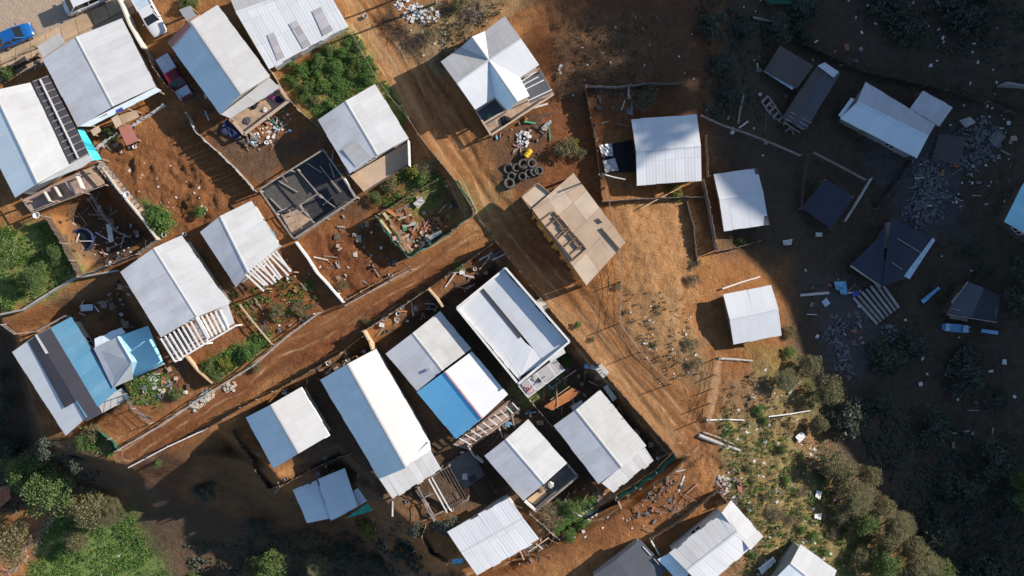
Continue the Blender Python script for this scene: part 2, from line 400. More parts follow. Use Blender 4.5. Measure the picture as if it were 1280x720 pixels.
shade_darkm = zmax(.55*zone([(165,588),(265,545),(310,562),(345,604),(410,640),(560,725),(215,725),(160,640)], 10), .4*zone([(680,0),(760,-20),(800,60),(780,150),(700,120)], 16), .85*zone([(305,520),(455,430),(620,325),(828,560),(760,610),(700,640),(560,640),(400,610)], 10, 22), .5*zone([(230,330),(250,290),(330,330),(300,390)], 8), .5*zone([(190,60),(240,80),(290,150),(240,150)], 8), .5*zone([(400,250),(450,240),(470,260),(420,300)], 8), .5*zone([(195,430),(230,450),(240,500),(200,500)], 8), zone([(905,-60),(1400,-60),(1400,800),(1165,800),(1100,640),(1030,560),(985,430),(985,330),(900,320),(885,150)], 20), .9*zone([(-60,380),(10,400),(60,540),(165,585),(280,640),(560,720),(560,800),(220,800),(150,620),(-60,640)], 16), .55*zone([(750,-20),(900,-20),(880,150),(760,130)], 24),  # dark soil, also shade painted into yard gaps, bank and dappled slope
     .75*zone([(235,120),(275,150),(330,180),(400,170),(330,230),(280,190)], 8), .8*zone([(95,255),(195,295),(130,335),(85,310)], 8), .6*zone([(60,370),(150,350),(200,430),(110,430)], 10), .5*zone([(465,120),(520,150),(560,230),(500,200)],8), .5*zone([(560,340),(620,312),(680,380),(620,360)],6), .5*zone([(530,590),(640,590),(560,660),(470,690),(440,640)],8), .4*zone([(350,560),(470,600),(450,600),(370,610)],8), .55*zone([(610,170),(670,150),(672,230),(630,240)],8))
redm = zmax(.85*zone([(640,60),(700,-20),(900,-20),(890,170),(760,170),(740,250),(680,240),(650,180)], 18), .5*zone([(860,440),(985,430),(960,540),(870,560)], 14), .6*zone([(60,230),(240,130),(420,170),(600,300),(440,400),(160,560),(100,520),(150,360)], 20), .7*zone([(300,560),(620,320),(830,560),(640,640)], 14),zone([(620,300),(500,345),(440,385),(300,470),(140,560),(180,600),(300,500),(450,420),(600,330)], 12), zone([(375,290),(500,270),(515,335),(440,380),(390,345)], 10), .8*zone([(290,340),(370,320),(430,390),(345,430),(300,390)], 10), .8*zone([(560,500),(720,460),(760,480),(700,560),(560,560)], 10), zone([(180,570),(240,570),(215,650)], 10), .7*zone([(860,600),(560,730),(620,740),(880,620)], 16), .6*zone([(690,330),(620,300),(680,240),(760,230),(720,330)],14),
     .5*zone([(920,430),(990,430),(960,530),(900,560)],14), .6*zone([(480,330),(560,330),(545,300)],8), .75*zone([(600,150),(760,140),(750,250),(640,250)],14))
pale = zmax(.85*zone([(420,-20),(452,10),(600,275),(590,262),(505,125)], 7, 5), .85*zone([(640,-10),(680,-10),(600,55),(560,95),(552,85),(595,42)], 5, 6), .75*zone([(668,368),(690,372),(850,545),(840,560)], 9, 6), .6*zone([(690,380),(740,400),(830,520),(800,520)], 14), .5*zone([(480,20),(560,20),(560,80),(500,90)]), .55*zone([(590,235),(640,240),(600,280)],8), .45*zone([(770,250),(860,250),(870,420),(790,440)],16), .8*zone([(895,445),(905,445),(890,530),(880,530)],4,3))
pav = np.where(pv > .5, 1., 0.)
TRK = np.zeros(GX.shape)
for pts in ([(640,300),(690,340),(730,400),(790,470),(840,520),(870,540)], [(655,300),(712,345),(750,400),(812,470),(858,512),(885,500),(892,460),(890,440)], [(700,330),(740,350),(752,385),(770,430),(825,490),(850,530),(845,560)], [(905,448),(902,490),(892,530),(870,560),(820,600),(760,635),(690,672),(620,700)], [(918,448),(914,492),(902,536),(878,572),(826,612),(764,648),(694,684),(625,712)], [(680,330),(700,370),(760,440),(835,545),(860,570)], [(612,290),(560,312),(480,362),(380,418),(280,484),(170,560)], [(618,303),(566,325),(486,374),(388,430),(288,494),(182,568)], [(440,-10),(480,40),(530,120),(592,220),(640,290)], [(452,-10),(492,36),(545,116),(606,214),(655,285)], [(466,-10),(505,40),(560,120),(600,180)]):
    # smooth the polyline into a curve
    P = np.array(pts, float)
    for _ in range(3): P = np.vstack([P[:1]] + [np.vstack([.75*a+.25*b, .25*a+.75*b]) for a, b in zip(P, P[1:])] + [P[-1:]])
    d = np.abs(sdline(IPX + 5*NX, IPY + 4*NX, [tuple(q) for q in P[::2]] + [tuple(P[-1])]))
    TRK = np.maximum(TRK, (1-sst(1.0, 3.6, d))*np.clip(.75+.9*NM, .1, 1))
GZ -= .07*TRK
asp = zmax(.8*zone([(1090,190),(1200,160),(1210,300),(1130,290)], 16), .7*zone([(1010,340),(1100,370),(1090,470),(1030,460)], 14))
me = bpy.data.meshes.new('ground')
ny, nx = GX.shape
V = np.column_stack([GX.ravel(), GY.ravel(), GZ.ravel()])
idx = np.arange(ny*nx).reshape(ny, nx)
Q = np.stack([idx[:-1,:-1], idx[:-1,1:], idx[1:,1:], idx[1:,:-1]], -1).reshape(-1, 4)
fr = ((RD > 0) & (pv < .5)); fr = (fr[:-1,:-1] & fr[1:,1:]).ravel()
fp = (sdpoly(GX*12+640, 360-GY*12, PAVED) > 3); fp = (fp[:-1,:-1] & fp[1:,1:]).ravel()
ROADMAT = None
def sheet(name, mask):
    q = Q[mask]; used = np.unique(q); remap = np.zeros(len(V), int); remap[used] = np.arange(len(used))
    me = bpy.data.meshes.new(name); me.from_pydata(V[used].tolist(), [], remap[q].tolist())
    for an, chans in (('CA', (green, dry, shade_darkm)), ('CB', (redm, pale, pav)), ('CC', (asp, rm, TRK))):
        a = me.attributes.new(an, 'FLOAT_COLOR', 'POINT')
        d = np.ones((len(used), 4), np.float32)
        for k in range(3): d[:, k] = chans[k].ravel()[used]
        a.data.foreach_set('color', d.ravel())
    a = me.attributes.new('lat', 'FLOAT', 'POINT'); a.data.foreach_set('value', LAT.ravel()[used].astype(np.float32))
    me.polygons.foreach_set('use_smooth', [True]*len(me.polygons)); me.update()
    o = bpy.data.objects.new(name, me); link(o); me.materials.append(M['ground']); o['kind'] = 'structure'
    return o
def groundmat():
    m, nt, b = newmat('soil')
    p = nd(nt, 'ShaderNodeTexCoord').outputs['Object']
    def att(n):
        a = nd(nt, 'ShaderNodeAttribute', attribute_name=n); s = nd(nt, 'ShaderNodeSeparateColor'); nt.links.new(a.outputs['Color'], s.inputs[0]); return s.outputs
    A, B, C = att('CA'), att('CB'), att('CC')
    lat = nd(nt, 'ShaderNodeAttribute', attribute_name='lat').outputs['Fac']
    n1 = noise_(nt, p, .22, 6, .62, .3); n2 = noise_(nt, p, 1.3, 6, .65, .5); n3 = noise_(nt, p, 5.5, 5, .7); n4 = noise_(nt, p, 17, 3, .7)
    mixn = math_(nt, 'ADD', math_(nt, 'MULTIPLY', n2, .55), math_(nt, 'MULTIPLY', n3, .45))
    soil = ramp(nt, mixn, [(.28,(.18,.085,.032)),(.47,(.375,.178,.07)),(.72,(.54,.285,.122))])
    soil = mixc(nt, ramp(nt, n1, [(.38,(0,0,0)),(.66,(.7,.7,.7))]), soil, (.27,.115,.042))
    n5 = noise_(nt, p, .62, 6, .68, .8)
    soil = mixc(nt, ramp(nt, n5, [(.56,(0,0,0)),(.70,(.65,.65,.65))]), soil, (.15,.07,.03))
    soil = mixc(nt, ramp(nt, n5, [(.28,(.6,.6,.6)),(.42,(0,0,0))]), soil, (.57,.35,.17))
    red = ramp(nt, mixn, [(.28,(.085,.03,.013)),(.5,(.21,.08,.033)),(.75,(.34,.145,.062))])
    red = mixc(nt, ramp(nt, n5, [(.55,(0,0,0)),(.68,(.7,.7,.7))]), red, (.10,.04,.018))
    palec = ramp(nt, mixn, [(.28,(.33,.18,.082)),(.5,(.465,.275,.13)),(.75,(.575,.38,.20))])
    dark = ramp(nt, mixn, [(.3,(.055,.044,.031)),(.5,(.105,.08,.057)),(.75,(.165,.125,.09))])  # dark ground tone; its mask also carries painted shade
    dryc = ramp(nt, mixn, [(.28,(.11,.085,.045)),(.5,(.25,.20,.115)),(.75,(.40,.33,.20))])
    gr = ramp(nt, mixn, [(.3,(.06,.115,.026)),(.5,(.16,.245,.068)),(.72,(.30,.36,.13))])
    pvc = ramp(nt, mixn, [(.25,(.40,.30,.22)),(.75,(.50,.39,.29))])
    rub = ramp(nt, n4, [(.35,(.04,.04,.045)),(.55,(.14,.135,.14)),(.75,(.40,.39,.40))])
    def soft(f, k=.35): return math_(nt, 'MULTIPLY_ADD', math_(nt, 'SUBTRACT', mixn, .5), math_(nt, 'MULTIPLY', math_(nt, 'GREATER_THAN', f, .02), k*2.2), f)
    c = mixc(nt, soft(B[0], .25), soil, red)
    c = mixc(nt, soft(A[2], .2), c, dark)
    c = mixc(nt, soft(B[1], .3), c, palec)
    c = mixc(nt, soft(A[1], .6), c, dryc)
    c = mixc(nt, soft(A[0], .6), c, gr)
    c = mixc(nt, soft(C[0], .6), c, rub)
    # wheel tracks along the dirt roads
    w1 = noise_(nt, p, .11, 3); w2 = noise_(nt, p, .5, 3)
    for fr_, am, ph, colr, k in ((.33, 16., 0., (.16,.078,.035), .4), (.52, 9., 2., (.22,.11,.05), .3), (.4, 12., 4., (.60,.42,.25), .55)):
        t = math_(nt, 'SINE', math_(nt, 'ADD', math_(nt, 'MULTIPLY_ADD', lat, fr_, math_(nt, 'MULTIPLY', w1, am)), math_(nt, 'MULTIPLY_ADD', w2, 2.2, ph)))
        t = ramp(nt, t, [(.72,(0,0,0)),(.97,(1,1,1))])
        brk = ramp(nt, noise_(nt, p, .23+fr_*.3, 4, .6), [(.42,(0,0,0)),(.6,(1,1,1))])
        c = mixc(nt, math_(nt, 'MULTIPLY', math_(nt, 'MULTIPLY', t, brk), math_(nt, 'MULTIPLY', C[1], k)), c, colr)
    c = mixc(nt, math_(nt, 'MULTIPLY', C[2], .75), c, (.15,.07,.03))
    peb = math_(nt, 'GREATER_THAN', n4, .69)
    c = mixc(nt, math_(nt, 'MULTIPLY', peb, math_(nt, 'MULTIPLY', math_(nt, 'SUBTRACT', 1., C[1]), .55)), c, (.42,.36,.28))
    c = mixc(nt, B[2], c, pvc)
    nt.links.new(c, b.inputs['Base Color']); b.inputs['Roughness'].default_value = .95; b.inputs['Specular IOR Level'].default_value = .15
    hh = math_(nt, 'MULTIPLY', math_(nt, 'ADD', math_(nt, 'ADD', math_(nt, 'MULTIPLY', n2, 1.), math_(nt, 'MULTIPLY', n3, .7)), math_(nt, 'MULTIPLY', n4, .25)), math_(nt, 'MULTIPLY_ADD', math_(nt, 'MAXIMUM', C[1], B[2]), -.72, 1.))
    bump(nt, b, hh, .36, .9)
    return m
M['ground'] = groundmat()
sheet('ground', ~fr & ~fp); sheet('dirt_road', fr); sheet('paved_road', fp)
# pavement slab along the paved road, with a kerb
mb = MB()
sw = [(-60,98),(0,70),(150,-4),(230,-45),(238,-30),(157,12),(100,42),(52,72),(0,92),(-60,122)]
for (a, b_), (d, c_) in zip(zip(sw[:4], sw[1:4]), zip([(-60,122),(0,92),(157,12)], [(0,92),(157,12),(238,-30)])):
    n = max(1, int(math.dist(a, b_)/19))
    for i in range(n):
        t0, t1 = (i+.02)/n, (i+.98)/n
        q = [tuple(np.array(a)+(np.array(b_)-a)*t0), tuple(np.array(a)+(np.array(b_)-a)*t1), tuple(np.array(d)+(np.array(c_)-d)*t1), tuple(np.array(d)+(np.array(c_)-d)*t0)]
        mb.prism([tuple(PX(*p, .12))[:2] for p in q], -.2, .12+random.uniform(-.004,.004))
o = mb.build('pavement', M['tan']); o['kind'] = 'structure'
# ------------------------------------------------------------------ houses
def lerp(a, b, t): return a + (b-a)*t
def sheetroof(mb, e0, e1, r0, r1, w=.9, jit=.03, th=.05):
    """a slope from eave e0-e1 up to ridge r0-r1 as overlapping sheets"""
    e0, e1, r0, r1 = map(Vector, (e0, e1, r0, r1))
    L = (r1-r0).length; n = max(2, int(round(max(L, (e1-e0).length)/w)))
    sl = ((e0-r0).length + (e1-r1).length)/2
    for i in range(n):
        t0, t1 = i/n, (i+1)/n
        a, b, c, d = lerp(e0, e1, t0), lerp(e0, e1, t1), lerp(r0, r1, t1), lerp(r0, r1, t0)
        k = 1 + random.uniform(-jit, jit)/max(sl, .5); dz = random.uniform(-.012, .012)
        a = d + (a-d)*k; b = c + (b-c)*k
        a = a + Vector((0,0,dz)); b = b + Vector((0,0,dz+random.uniform(-.008,.008)))
        U0, U1 = t0*L, t1*L
        quad = [a, b, c, d]; uvs = [(U0,0),(U1,0),(U1,sl),(U0,sl)]
        nrm = (b-a).cross(d-a)
        if nrm.z < 0: quad = quad[::-1]; uvs = uvs[::-1]
        mb.face(quad, uvs)
        low = [p - Vector((0,0,th)) for p in quad]
        mb.face(low[::-1], [(U0,0)]*4)
        for k2 in range(4):
            k3 = (k2+1) % 4
            mb.face([quad[k2], low[k2], low[k3], quad[k3]], [(U0,0)]*4)
def polyroof(mb, pts, th=.06, uvdir=None):
    pts = [Vector(p) for p in pts]
    nrm = Vector((0,0,0))
    for i in range(1, len(pts)-1): nrm += (pts[i]-pts[0]).cross(pts[i+1]-pts[0])
    if nrm.z < 0: pts = pts[::-1]; nrm = -nrm
    nrm.normalize()
    u = Vector(uvdir).normalized() if uvdir is not None else (Vector((0,0,1)).cross(nrm))
    if u.length < .05: u = (pts[1]-pts[0])
    u.normalize(); v = nrm.cross(u)
    uv = [((p-pts[0]).dot(u)+3, (p-pts[0]).dot(v)+7) for p in pts]
    mb.face(pts, uv); low = [p-Vector((0,0,th)) for p in pts]; mb.face(low[::-1], uv[::-1])
    n = len(pts)
    for i in range(n):
        j = (i+1) % n; mb.face([pts[i], low[i], low[j], pts[j]], [uv[i]]*4)
def ridge(root, p, q, mat='white', w=.32):
    p, q = Vector(p), Vector(q); d = (q-p).normalized(); s = Vector((0,0,1)).cross(d).normalized()
    mb = MB()
    for sg in (-1, 1):
        a, b = p+Vector((0,0,.05)), q+Vector((0,0,.05)); o = s*sg*w/2 - Vector((0,0,.05))
        L = (q-p).length
        pts = [a, b, b+o, a+o]
        if (pts[1]-pts[0]).cross(pts[2]-pts[0]).z < 0: pts = pts[::-1]
        mb.face(pts, [(0,0),(L,0),(L,.2),(0,.2)]); mb.face([x-Vector((0,0,.015)) for x in pts][::-1], [(0,0)]*4)
    return mb.build('ridge_cap', M[mat], root)
def opening(root, p, q, t, zb, w, h, kind):
    p, q = Vector(p), Vector(q); p.z = q.z = 0; d = (q-p); L = d.length
    if L < w*1.3: return
    d.normalize(); n = Vector((d.y, -d.x, 0)); c = p + d*L*t; rz = math.atan2(d.y, d.x)
    c = c + n*.03
    if kind == 'door':
        mb = MB(); mb.box((c.x, c.y, zb), w, .07, h, rz); do = mb.build('door', M[random.choice(['wallb','wood','wallw','bluet'])], root)
        mb = MB(); hp = c + d*w*.38 + n*.05; mb.box((hp.x, hp.y, zb+1.0), .12, .05, .04, rz); mb.build('handle', M['steel'], do)
    else:
        mb = MB(); mb.box((c.x, c.y, zb), w, .08, .07, rz); mb.box((c.x, c.y, zb+h-.07), w, .08, .07, rz)
        for s in (-1, 0, 1):
            e = c + d*s*(w/2-.035); mb.box((e.x, e.y, zb+.07), .07, .08, h-.14, rz)
        fr_ = mb.build('window', M['wpaint'], root)
        e = c - n*.005; mb = MB(); mb.box((e.x, e.y, zb+.07), w-.1, .03, h-.14, rz); mb.build('pane', M['glass'], fr_)
def walls(root, ring, tops, zlow, mat, doors=True):
    """ring: footprint corners in order; tops: extra gable points {edge index: Vector}"""
    c = sum((Vector(p) for p in ring), Vector((0,0,0)))/len(ring); n = len(ring); mb = MB(); zs = []
    area = sum(ring[i][0]*ring[(i+1)%n][1]-ring[(i+1)%n][0]*ring[i][1] for i in range(n))
    for i in range(n):
        a, b = Vector(ring[i]), Vector(ring[(i+1)%n])
        za, zb = hz(a.x, a.y)-.35, hz(b.x, b.y)-.35
        if zlow is not None: za = zb = zlow
        pts = [(a.x,a.y,za),(b.x,b.y,zb),tuple(b)]
        if i in tops: pts.append(tuple(tops[i]))
        pts.append(tuple(a))
        if area < 0: pts = pts[::-1]
        mb.face(pts)
    w = mb.build('wall', M[mat], root)
    return w
def gable(label, A, R1, B, C, R2, D, he=2.4, rise=.7, ml='white', mr='white', wall='wallw', cat='house', group=None, z0=None, name='house', cap=True, over=.10, w=.9, jit=.03, lip=None, fl=None):
    cx, cy = (A[0]+B[0]+C[0]+D[0])/4, (A[1]+B[1]+C[1]+D[1])/4
    if z0 is None: z0 = sum(G(*p).z for p in (A,B,C,D,(cx,cy)))/5
    ze, zr = z0+he, z0+he+rise
    a, b, c, d = PX(*A, ze), PX(*B, ze), PX(*C, ze), PX(*D, ze); r1, r2 = PX(*R1, zr), PX(*R2, zr)
    g = PX(cx, cy, z0); root = thing(name, (g.x, g.y, z0), label, cat, group)
    for e0, e1, mt in ((a, d, ml), (b, c, mr)):
        mb = MB(); sheetroof(mb, e0, e1, r1, r2, w, jit); mb.build('roof_slope', M[mt], root)
    if cap: ridge(root, r1, r2, mr)
    cen = (a+b+c+d)/4
    def ins(p, dz): q = lerp(p, Vector((cen.x,cen.y,p.z)), over); q.z = p.z + dz; return q
    up = rise*over - .09
    A_, B_, C_, D_ = ins(a,up), ins(b,up), ins(c,up), ins(d,up)
    T1, T2 = ins(r1,-.1), ins(r2,-.1)
    walls(root, [A_,B_,C_,D_], {0:T1, 2:T2}, None, wall)
    ccw = ((b-a).cross(c-b)).z > 0
    def op(p, q, *k): opening(root, *((p, q) if ccw else (q, p)), *k)
    op(B_, C_, .32, z0+.15, .85, 2.0, 'door'); op(B_, C_, .7, z0+1.0, 1.2, 1.0, 'window')
    op(C_, D_, .35, z0+1.0, 1.1, 1.0, 'window'); op(D_, A_, .5, z0+1.0, 1.2, 1.0, 'window')
    root_info[root.name] = dict(z0=z0, ze=ze, zr=zr)
    return root
root_info = {}
def panel(root, name, pts, mat, label=None, th=.05, uvdir=None):     # pts: (px, py, height over the house floor)
    z0 = root_info.get(root.name, {}).get('z0', root.location.z)
    mb = MB(); polyroof(mb, [PX(x, y, z0+h) for x, y, h in pts], th, uvdir)
    return mb.build(name, M[mat], root, label=label)
def leanto(root, name, e0, e1, r0, r1, mat, w=.8, jit=.05, label=None):
    z0 = root_info.get(root.name, {}).get('z0', root.location.z)
    P = lambda q: PX(q[0], q[1], z0+q[2])
    mb = MB(); sheetroof(mb, P(e0), P(e1), P(r0), P(r1), w, jit); return mb.build(name, M[mat], root, label=label)
def bars(root, name, segs, w=.09, h=.12, mat='woodl', each=True):
    z0 = root_info.get(root.name, {}).get('z0', root.location.z); k = None
    for p, q in segs:
        mb = MB(); mb.beam(PX(p[0],p[1],z0+p[2]), PX(q[0],q[1],z0+q[2]), w, h); k = mb.build(name, M[mat], root)
    return k
def posts(root, pts, mat='wood', r=.07, name='post'):
    z0 = root_info.get(root.name, {}).get('z0', root.location.z)
    for x, y, h in pts:
        t = PX(x, y, z0+h); mb = MB(); zb = hz(t.x, t.y)-.2
        mb.beam((t.x, t.y, zb), (t.x, t.y, t.z), r*2, r*2); mb.build(name, M[mat], root)
def rafters(p0, p1, q0, q1, n, h):
    return [((lerp(p0[0],p1[0],i/(n-1)), lerp(p0[1],p1[1],i/(n-1)), h), (lerp(q0[0],q1[0],i/(n-1)), lerp(q0[1],q1[1],i/(n-1)), h)) for i in range(n)]
# ------------------------------------------------------------------ fences
def fence(label, pts, h=1.5, style='board', mat='wood', group=None, cat='fence', name='fence', step=2.2, postmat=None, base=0.0):
    w = [G(*p) for p in pts]
    root = thing(name, (w[0].x, w[0].y, w[0].z), label, cat, group)
    mb = MB(); ps = []
    for a, b in zip(w, w[1:]):
        L = math.hypot(b.x-a.x, b.y-a.y); n = max(1, int(round(L/step))); d = Vector((b.x-a.x, b.y-a.y, 0))/max(L, .01)
        for i in range(n): ps.append(a + (b-a)*(i/n))
        if style == 'board':
            k = max(1, int(L/.24))
            for i in range(k):
                t0, t1 = i/k, (i+.94)/k; p, q = a+(b-a)*t0, a+(b-a)*t1
                hh = h*random.uniform(.88, 1.06); lean = Vector((-d.y, d.x, 0))*random.uniform(-.05, .05); o = Vector((-d.y, d.x, 0))*.015
                zb = hz(p.x, p.y)-.1
                mb.hexa([(p-o).xy.to_3d()+Vector((0,0,zb)), (q-o).xy.to_3d()+Vector((0,0,zb)), (q+o).xy.to_3d()+Vector((0,0,zb)), (p+o).xy.to_3d()+Vector((0,0,zb))],
                        [(p-o+lean).xy.to_3d()+Vector((0,0,zb+hh)), (q-o+lean).xy.to_3d()+Vector((0,0,zb+hh)), (q+o+lean).xy.to_3d()+Vector((0,0,zb+hh)), (p+o+lean).xy.to_3d()+Vector((0,0,zb+hh))])
        elif style == 'wall':
            k = max(1, int(L/2.5))
            for i in range(k):
                p, q = a+(b-a)*(i/k), a+(b-a)*((i+1)/k); o = Vector((-d.y, d.x, 0))*.08
                zb = min(hz(p.x,p.y), hz(q.x,q.y))-.2; zt = max(hz(p.x,p.y), hz(q.x,q.y))+h
                B4 = [(p-o).xy.to_3d(), (q-o).xy.to_3d(), (q+o).xy.to_3d(), (p+o).xy.to_3d()]
                mb.hexa([v+Vector((0,0,zb)) for v in B4], [v+Vector((0,0,zt)) for v in B4])
        elif style == 'net':
            k = max(1, int(L/.5)); prev = None
            for i in range(k+1):
                p = a+(b-a)*(i/k); o = Vector((-d.y, d.x, 0))*(.09*math.sin(i*1.9)+random.uniform(-.06,.06)); zb = hz(p.x,p.y)
                ln = o + Vector((-d.y, d.x, 0))*.16
                cur = [(p+o*.3).xy.to_3d()+Vector((0,0,zb+.05)), (p+o).xy.to_3d()+Vector((0,0,zb+h*.6)), (p+ln).xy.to_3d()+Vector((0,0,zb+h*random.uniform(.93,1.0)))]
                if prev:
                    mb.face([prev[0],cur[0],cur[1],prev[1]]); mb.face([prev[1],cur[1],cur[2],prev[2]])
                prev = cur
        elif style == 'wire':
            for hh in (.35, .75, 1.1):
                k = max(1, int(L/2.2))
                for i in range(k):
                    p, q = a+(b-a)*(i/k), a+(b-a)*((i+1)/k)
                    mb.beam((p.x,p.y,hz(p.x,p.y)+hh), (q.x,q.y,hz(q.x,q.y)+hh), .025, .025)
        elif style == 'rail':
            k = max(1, int(L/2.5))
            for i in range(k):
                p, q = a+(b-a)*(i/k), a+(b-a)*((i+1)/k)
                for hh in (h*.55, h): mb.beam((p.x,p.y,hz(p.x,p.y)+hh), (q.x,q.y,hz(q.x,q.y)+hh), .10, .06)
    ps.append(w[-1])
    mb.build({'board':'boards','wall':'panel','net':'netting','wire':'wires','rail':'rails'}[style], M[mat], root)
    if style != 'wall':
        for p in ps:
            m2 = MB(); zb = hz(p.x, p.y); hh = h*random.uniform(1.0, 1.14); lx, ly = random.uniform(-.08,.08), random.uniform(-.08,.08)
            m2.tube((p.x,p.y,zb-.2), (p.x+lx,p.y+ly,zb+hh), .06, .045, 6); m2.build('post', M[postmat or 'woodg'], root)
    return root
# ------------------------------------------------------------------ vegetation
def leafquad(mb, c, s, nrm=None):
    n = Vector((random.gauss(0,.6), random.gauss(0,.6), random.uniform(.1, 1.0))).normalized() if nrm is None else nrm
    u = n.orthogonal().normalized(); a = random.uniform(0, 6.28); u = Matrix.Rotation(a, 3, n) @ u; v = n.cross(u)
    l, w = s*random.uniform(.7,1.3), s*random.uniform(.35,.6)
    mb.face([c-u*l*.5, c+v*w*.5-u*l*.05, c+u*l*.5, c-v*w*.5-u*l*.05])
def mk_tree(name, R, Ht, nblob, nleaf, leaf, mat, label='x', trunk=.16, flat_=.6, up=.55, shape='round', spray=False):
    root = thing(name, (0,0,0), label, 'tree')
    tb, cr = MB(), MB()
    th = Ht*up
    tb.tube((0,0,-.4), (random.uniform(-.15,.15),random.uniform(-.15,.15),th*.6), trunk, trunk*.75, 8)
    for i in range(nblob):
        a = i*2.399 + random.uniform(-.3,.3); t = math.sqrt((i+.5)/nblob)
        rr = R*.78*t*random.uniform(.75,1.12); zz = th + (Ht-th)*(1-t*t)*random.uniform(.55,.95) - .1*R*t
        if shape == 'cone': rr *= .8; zz = Ht*random.uniform(.15,.95); rr = R*(1.05-zz/Ht)*random.uniform(.3,.9)
        c = Vector((rr*math.cos(a), rr*math.sin(a), zz))
        tb.tube((0,0,min(th*.6, zz*.6)*random.uniform(.6,1)), c, trunk*.38, trunk*.1, 5)
        br = R*random.uniform(.20,.46)
        for k in range(int(nleaf/nblob*random.uniform(.6,1.4))):
            d = Vector((random.gauss(0,1),random.gauss(0,1),random.gauss(0,1))).normalized()
            p = c + Vector((d.x, d.y, d.z*flat_))*br*random.uniform(.35,1.0)**.6
            if spray:
                q = p + Vector((d.x,d.y,.25*d.z))*leaf*2.2; side = d.cross(Vector((0,0,1))).normalized()*leaf*.14
                cr.face([p-side, p+side, q])
            else: leafquad(cr, p, leaf)
    tb.build('trunk', M['bark'], root); cr.build('crown', M[mat], root)
    return root
def mk_shrub(name, R, Ht, n, leaf, mat, stems=13, spray=False, cat='shrub'):
    root = thing(name, (0,0,0), 'x', cat)
    tb, cr = MB(), MB()
    for i in range(stems):
        a = i*2.399+random.random(); r = R*math.sqrt((i+.3)/stems)*.85; zz = Ht*random.uniform(.55,.95)*(1-.35*(r/R)**2)
        c = Vector((r*math.cos(a), r*math.sin(a), zz)); tb.tube((0,0,-.1), c, .03, .012, 4, cap=False)
        br = R*random.uniform(.25,.48)
        for k in range(int(n/stems)):
            d = Vector((random.gauss(0,1),random.gauss(0,1),random.gauss(0,.8)+.15)).normalized()
            p = c + Vector((d.x,d.y,d.z*.7))*br*random.random()**.5
            p.z = max(p.z, .05)
            if spray:
                q = p + Vector((d.x,d.y,abs(d.z)*.6))*leaf*2.6; side = d.cross(Vector((0,0,1))).normalized()*leaf*.12
                cr.face([p-side, p+side, q])
            else: leafquad(cr, p, leaf)
    tb.build('stem', M['twig'], root); cr.build('foliage', M[mat], root)
    return root
PROTO = {}
def plant(kind, px, py, s, label, group=None, rz=None, sz=1.0, cat=None):
    if kind not in PROTO: PROTO[kind] = [KINDS[kind](), False]
    p, used = PROTO[kind]
    o = copy_tree(p) if used else p
    PROTO[kind][1] = True
    g = G(px, py)
    o.location = g; o.rotation_euler = (0, 0, random.uniform(0, 6.28) if rz is None else rz); o.scale = (s, s, s*sz)
    for k in ('group',):
        if k in o.keys(): del o[k]
    tag(o, label, cat or o['category'], group)
    return o
KINDS = dict(
    broad=lambda: mk_tree('broadleaf_tree', 2.6, 4.6, 22, 4600, .24, 'leaf'),
    olive=lambda: mk_tree('olive_tree', 2.6, 4.4, 21, 4400, .23, 'leafo', spray=False),
    pine=lambda: mk_tree('feathery_tree', 2.5, 5.0, 20, 5000, .24, 'leafo', shape='round', spray=True),
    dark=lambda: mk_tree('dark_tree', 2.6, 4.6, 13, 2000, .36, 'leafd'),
    shrub=lambda: mk_shrub('green_shrub', 1.0, 1.1, 1500, .14, 'leaf'),
    vivid=lambda: mk_shrub('bright_shrub', 1.0, 1.0, 1500, .14, 'leafv'),
    yellow=lambda: mk_shrub('yellow_shrub', 1.0, 1.2, 900, .18, 'leafy'),
    oshrub=lambda: mk_shrub('olive_shrub', 1.0, 1.1, 1400, .14, 'leafo'),
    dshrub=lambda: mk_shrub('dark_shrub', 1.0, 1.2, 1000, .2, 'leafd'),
    dryshrub=lambda: mk_shrub('dry_shrub', 1.0, .9, 700, .17, 'dry', spray=True),
)
def tufts(name, polys, n, hmin, hmax, mat, w=.03, kind='stuff', label=None, cat=None):
    mb = MB()
    for poly, share in polys:
        xs = [p[0] for p in poly]; ys = [p[1] for p in poly]; k = 0
        A = np.array(poly, float); cnt = int(n*share); tries = 0
        while k < cnt and tries < cnt*8:
            tries += 1
            x, y = random.uniform(min(xs), max(xs)), random.uniform(min(ys), max(ys))
            ins = False
            for i in range(len(poly)):
                (x0,y0),(x1,y1) = poly[i], poly[(i+1)%len(poly)]
                if (y0 > y) != (y1 > y) and x < (x1-x0)*(y-y0)/(y1-y0)+x0: ins = not ins
            if not ins: continue
            if noise.noise(Vector((x*.06, y*.06, 4.)))+.3*noise.noise(Vector((x*.2, y*.2, 8.))) < random.uniform(-.35,.25): continue
            g = G(x, y); k += 1
            for b in range(random.randint(4,7)):
                a = random.uniform(0,6.28); hh = random.uniform(hmin,hmax); l = random.uniform(.3,.9)*hh
                d = Vector((math.cos(a), math.sin(a), 0)); sd = Vector((-d.y, d.x, 0))*w*random.uniform(.7,1.6)
                p = g + d*random.uniform(0,.12)
                m_ = p + d*l*.45 + Vector((0,0,hh*.75)); t = p + d*l + Vector((0,0,hh*random.uniform(.6,1)))
                mb.face([p-sd, p+sd, m_+sd, m_-sd]); mb.face([m_-sd, m_+sd, t])
    o = mb.build(name, M[mat]); tag(o, label, cat, None, kind); return o
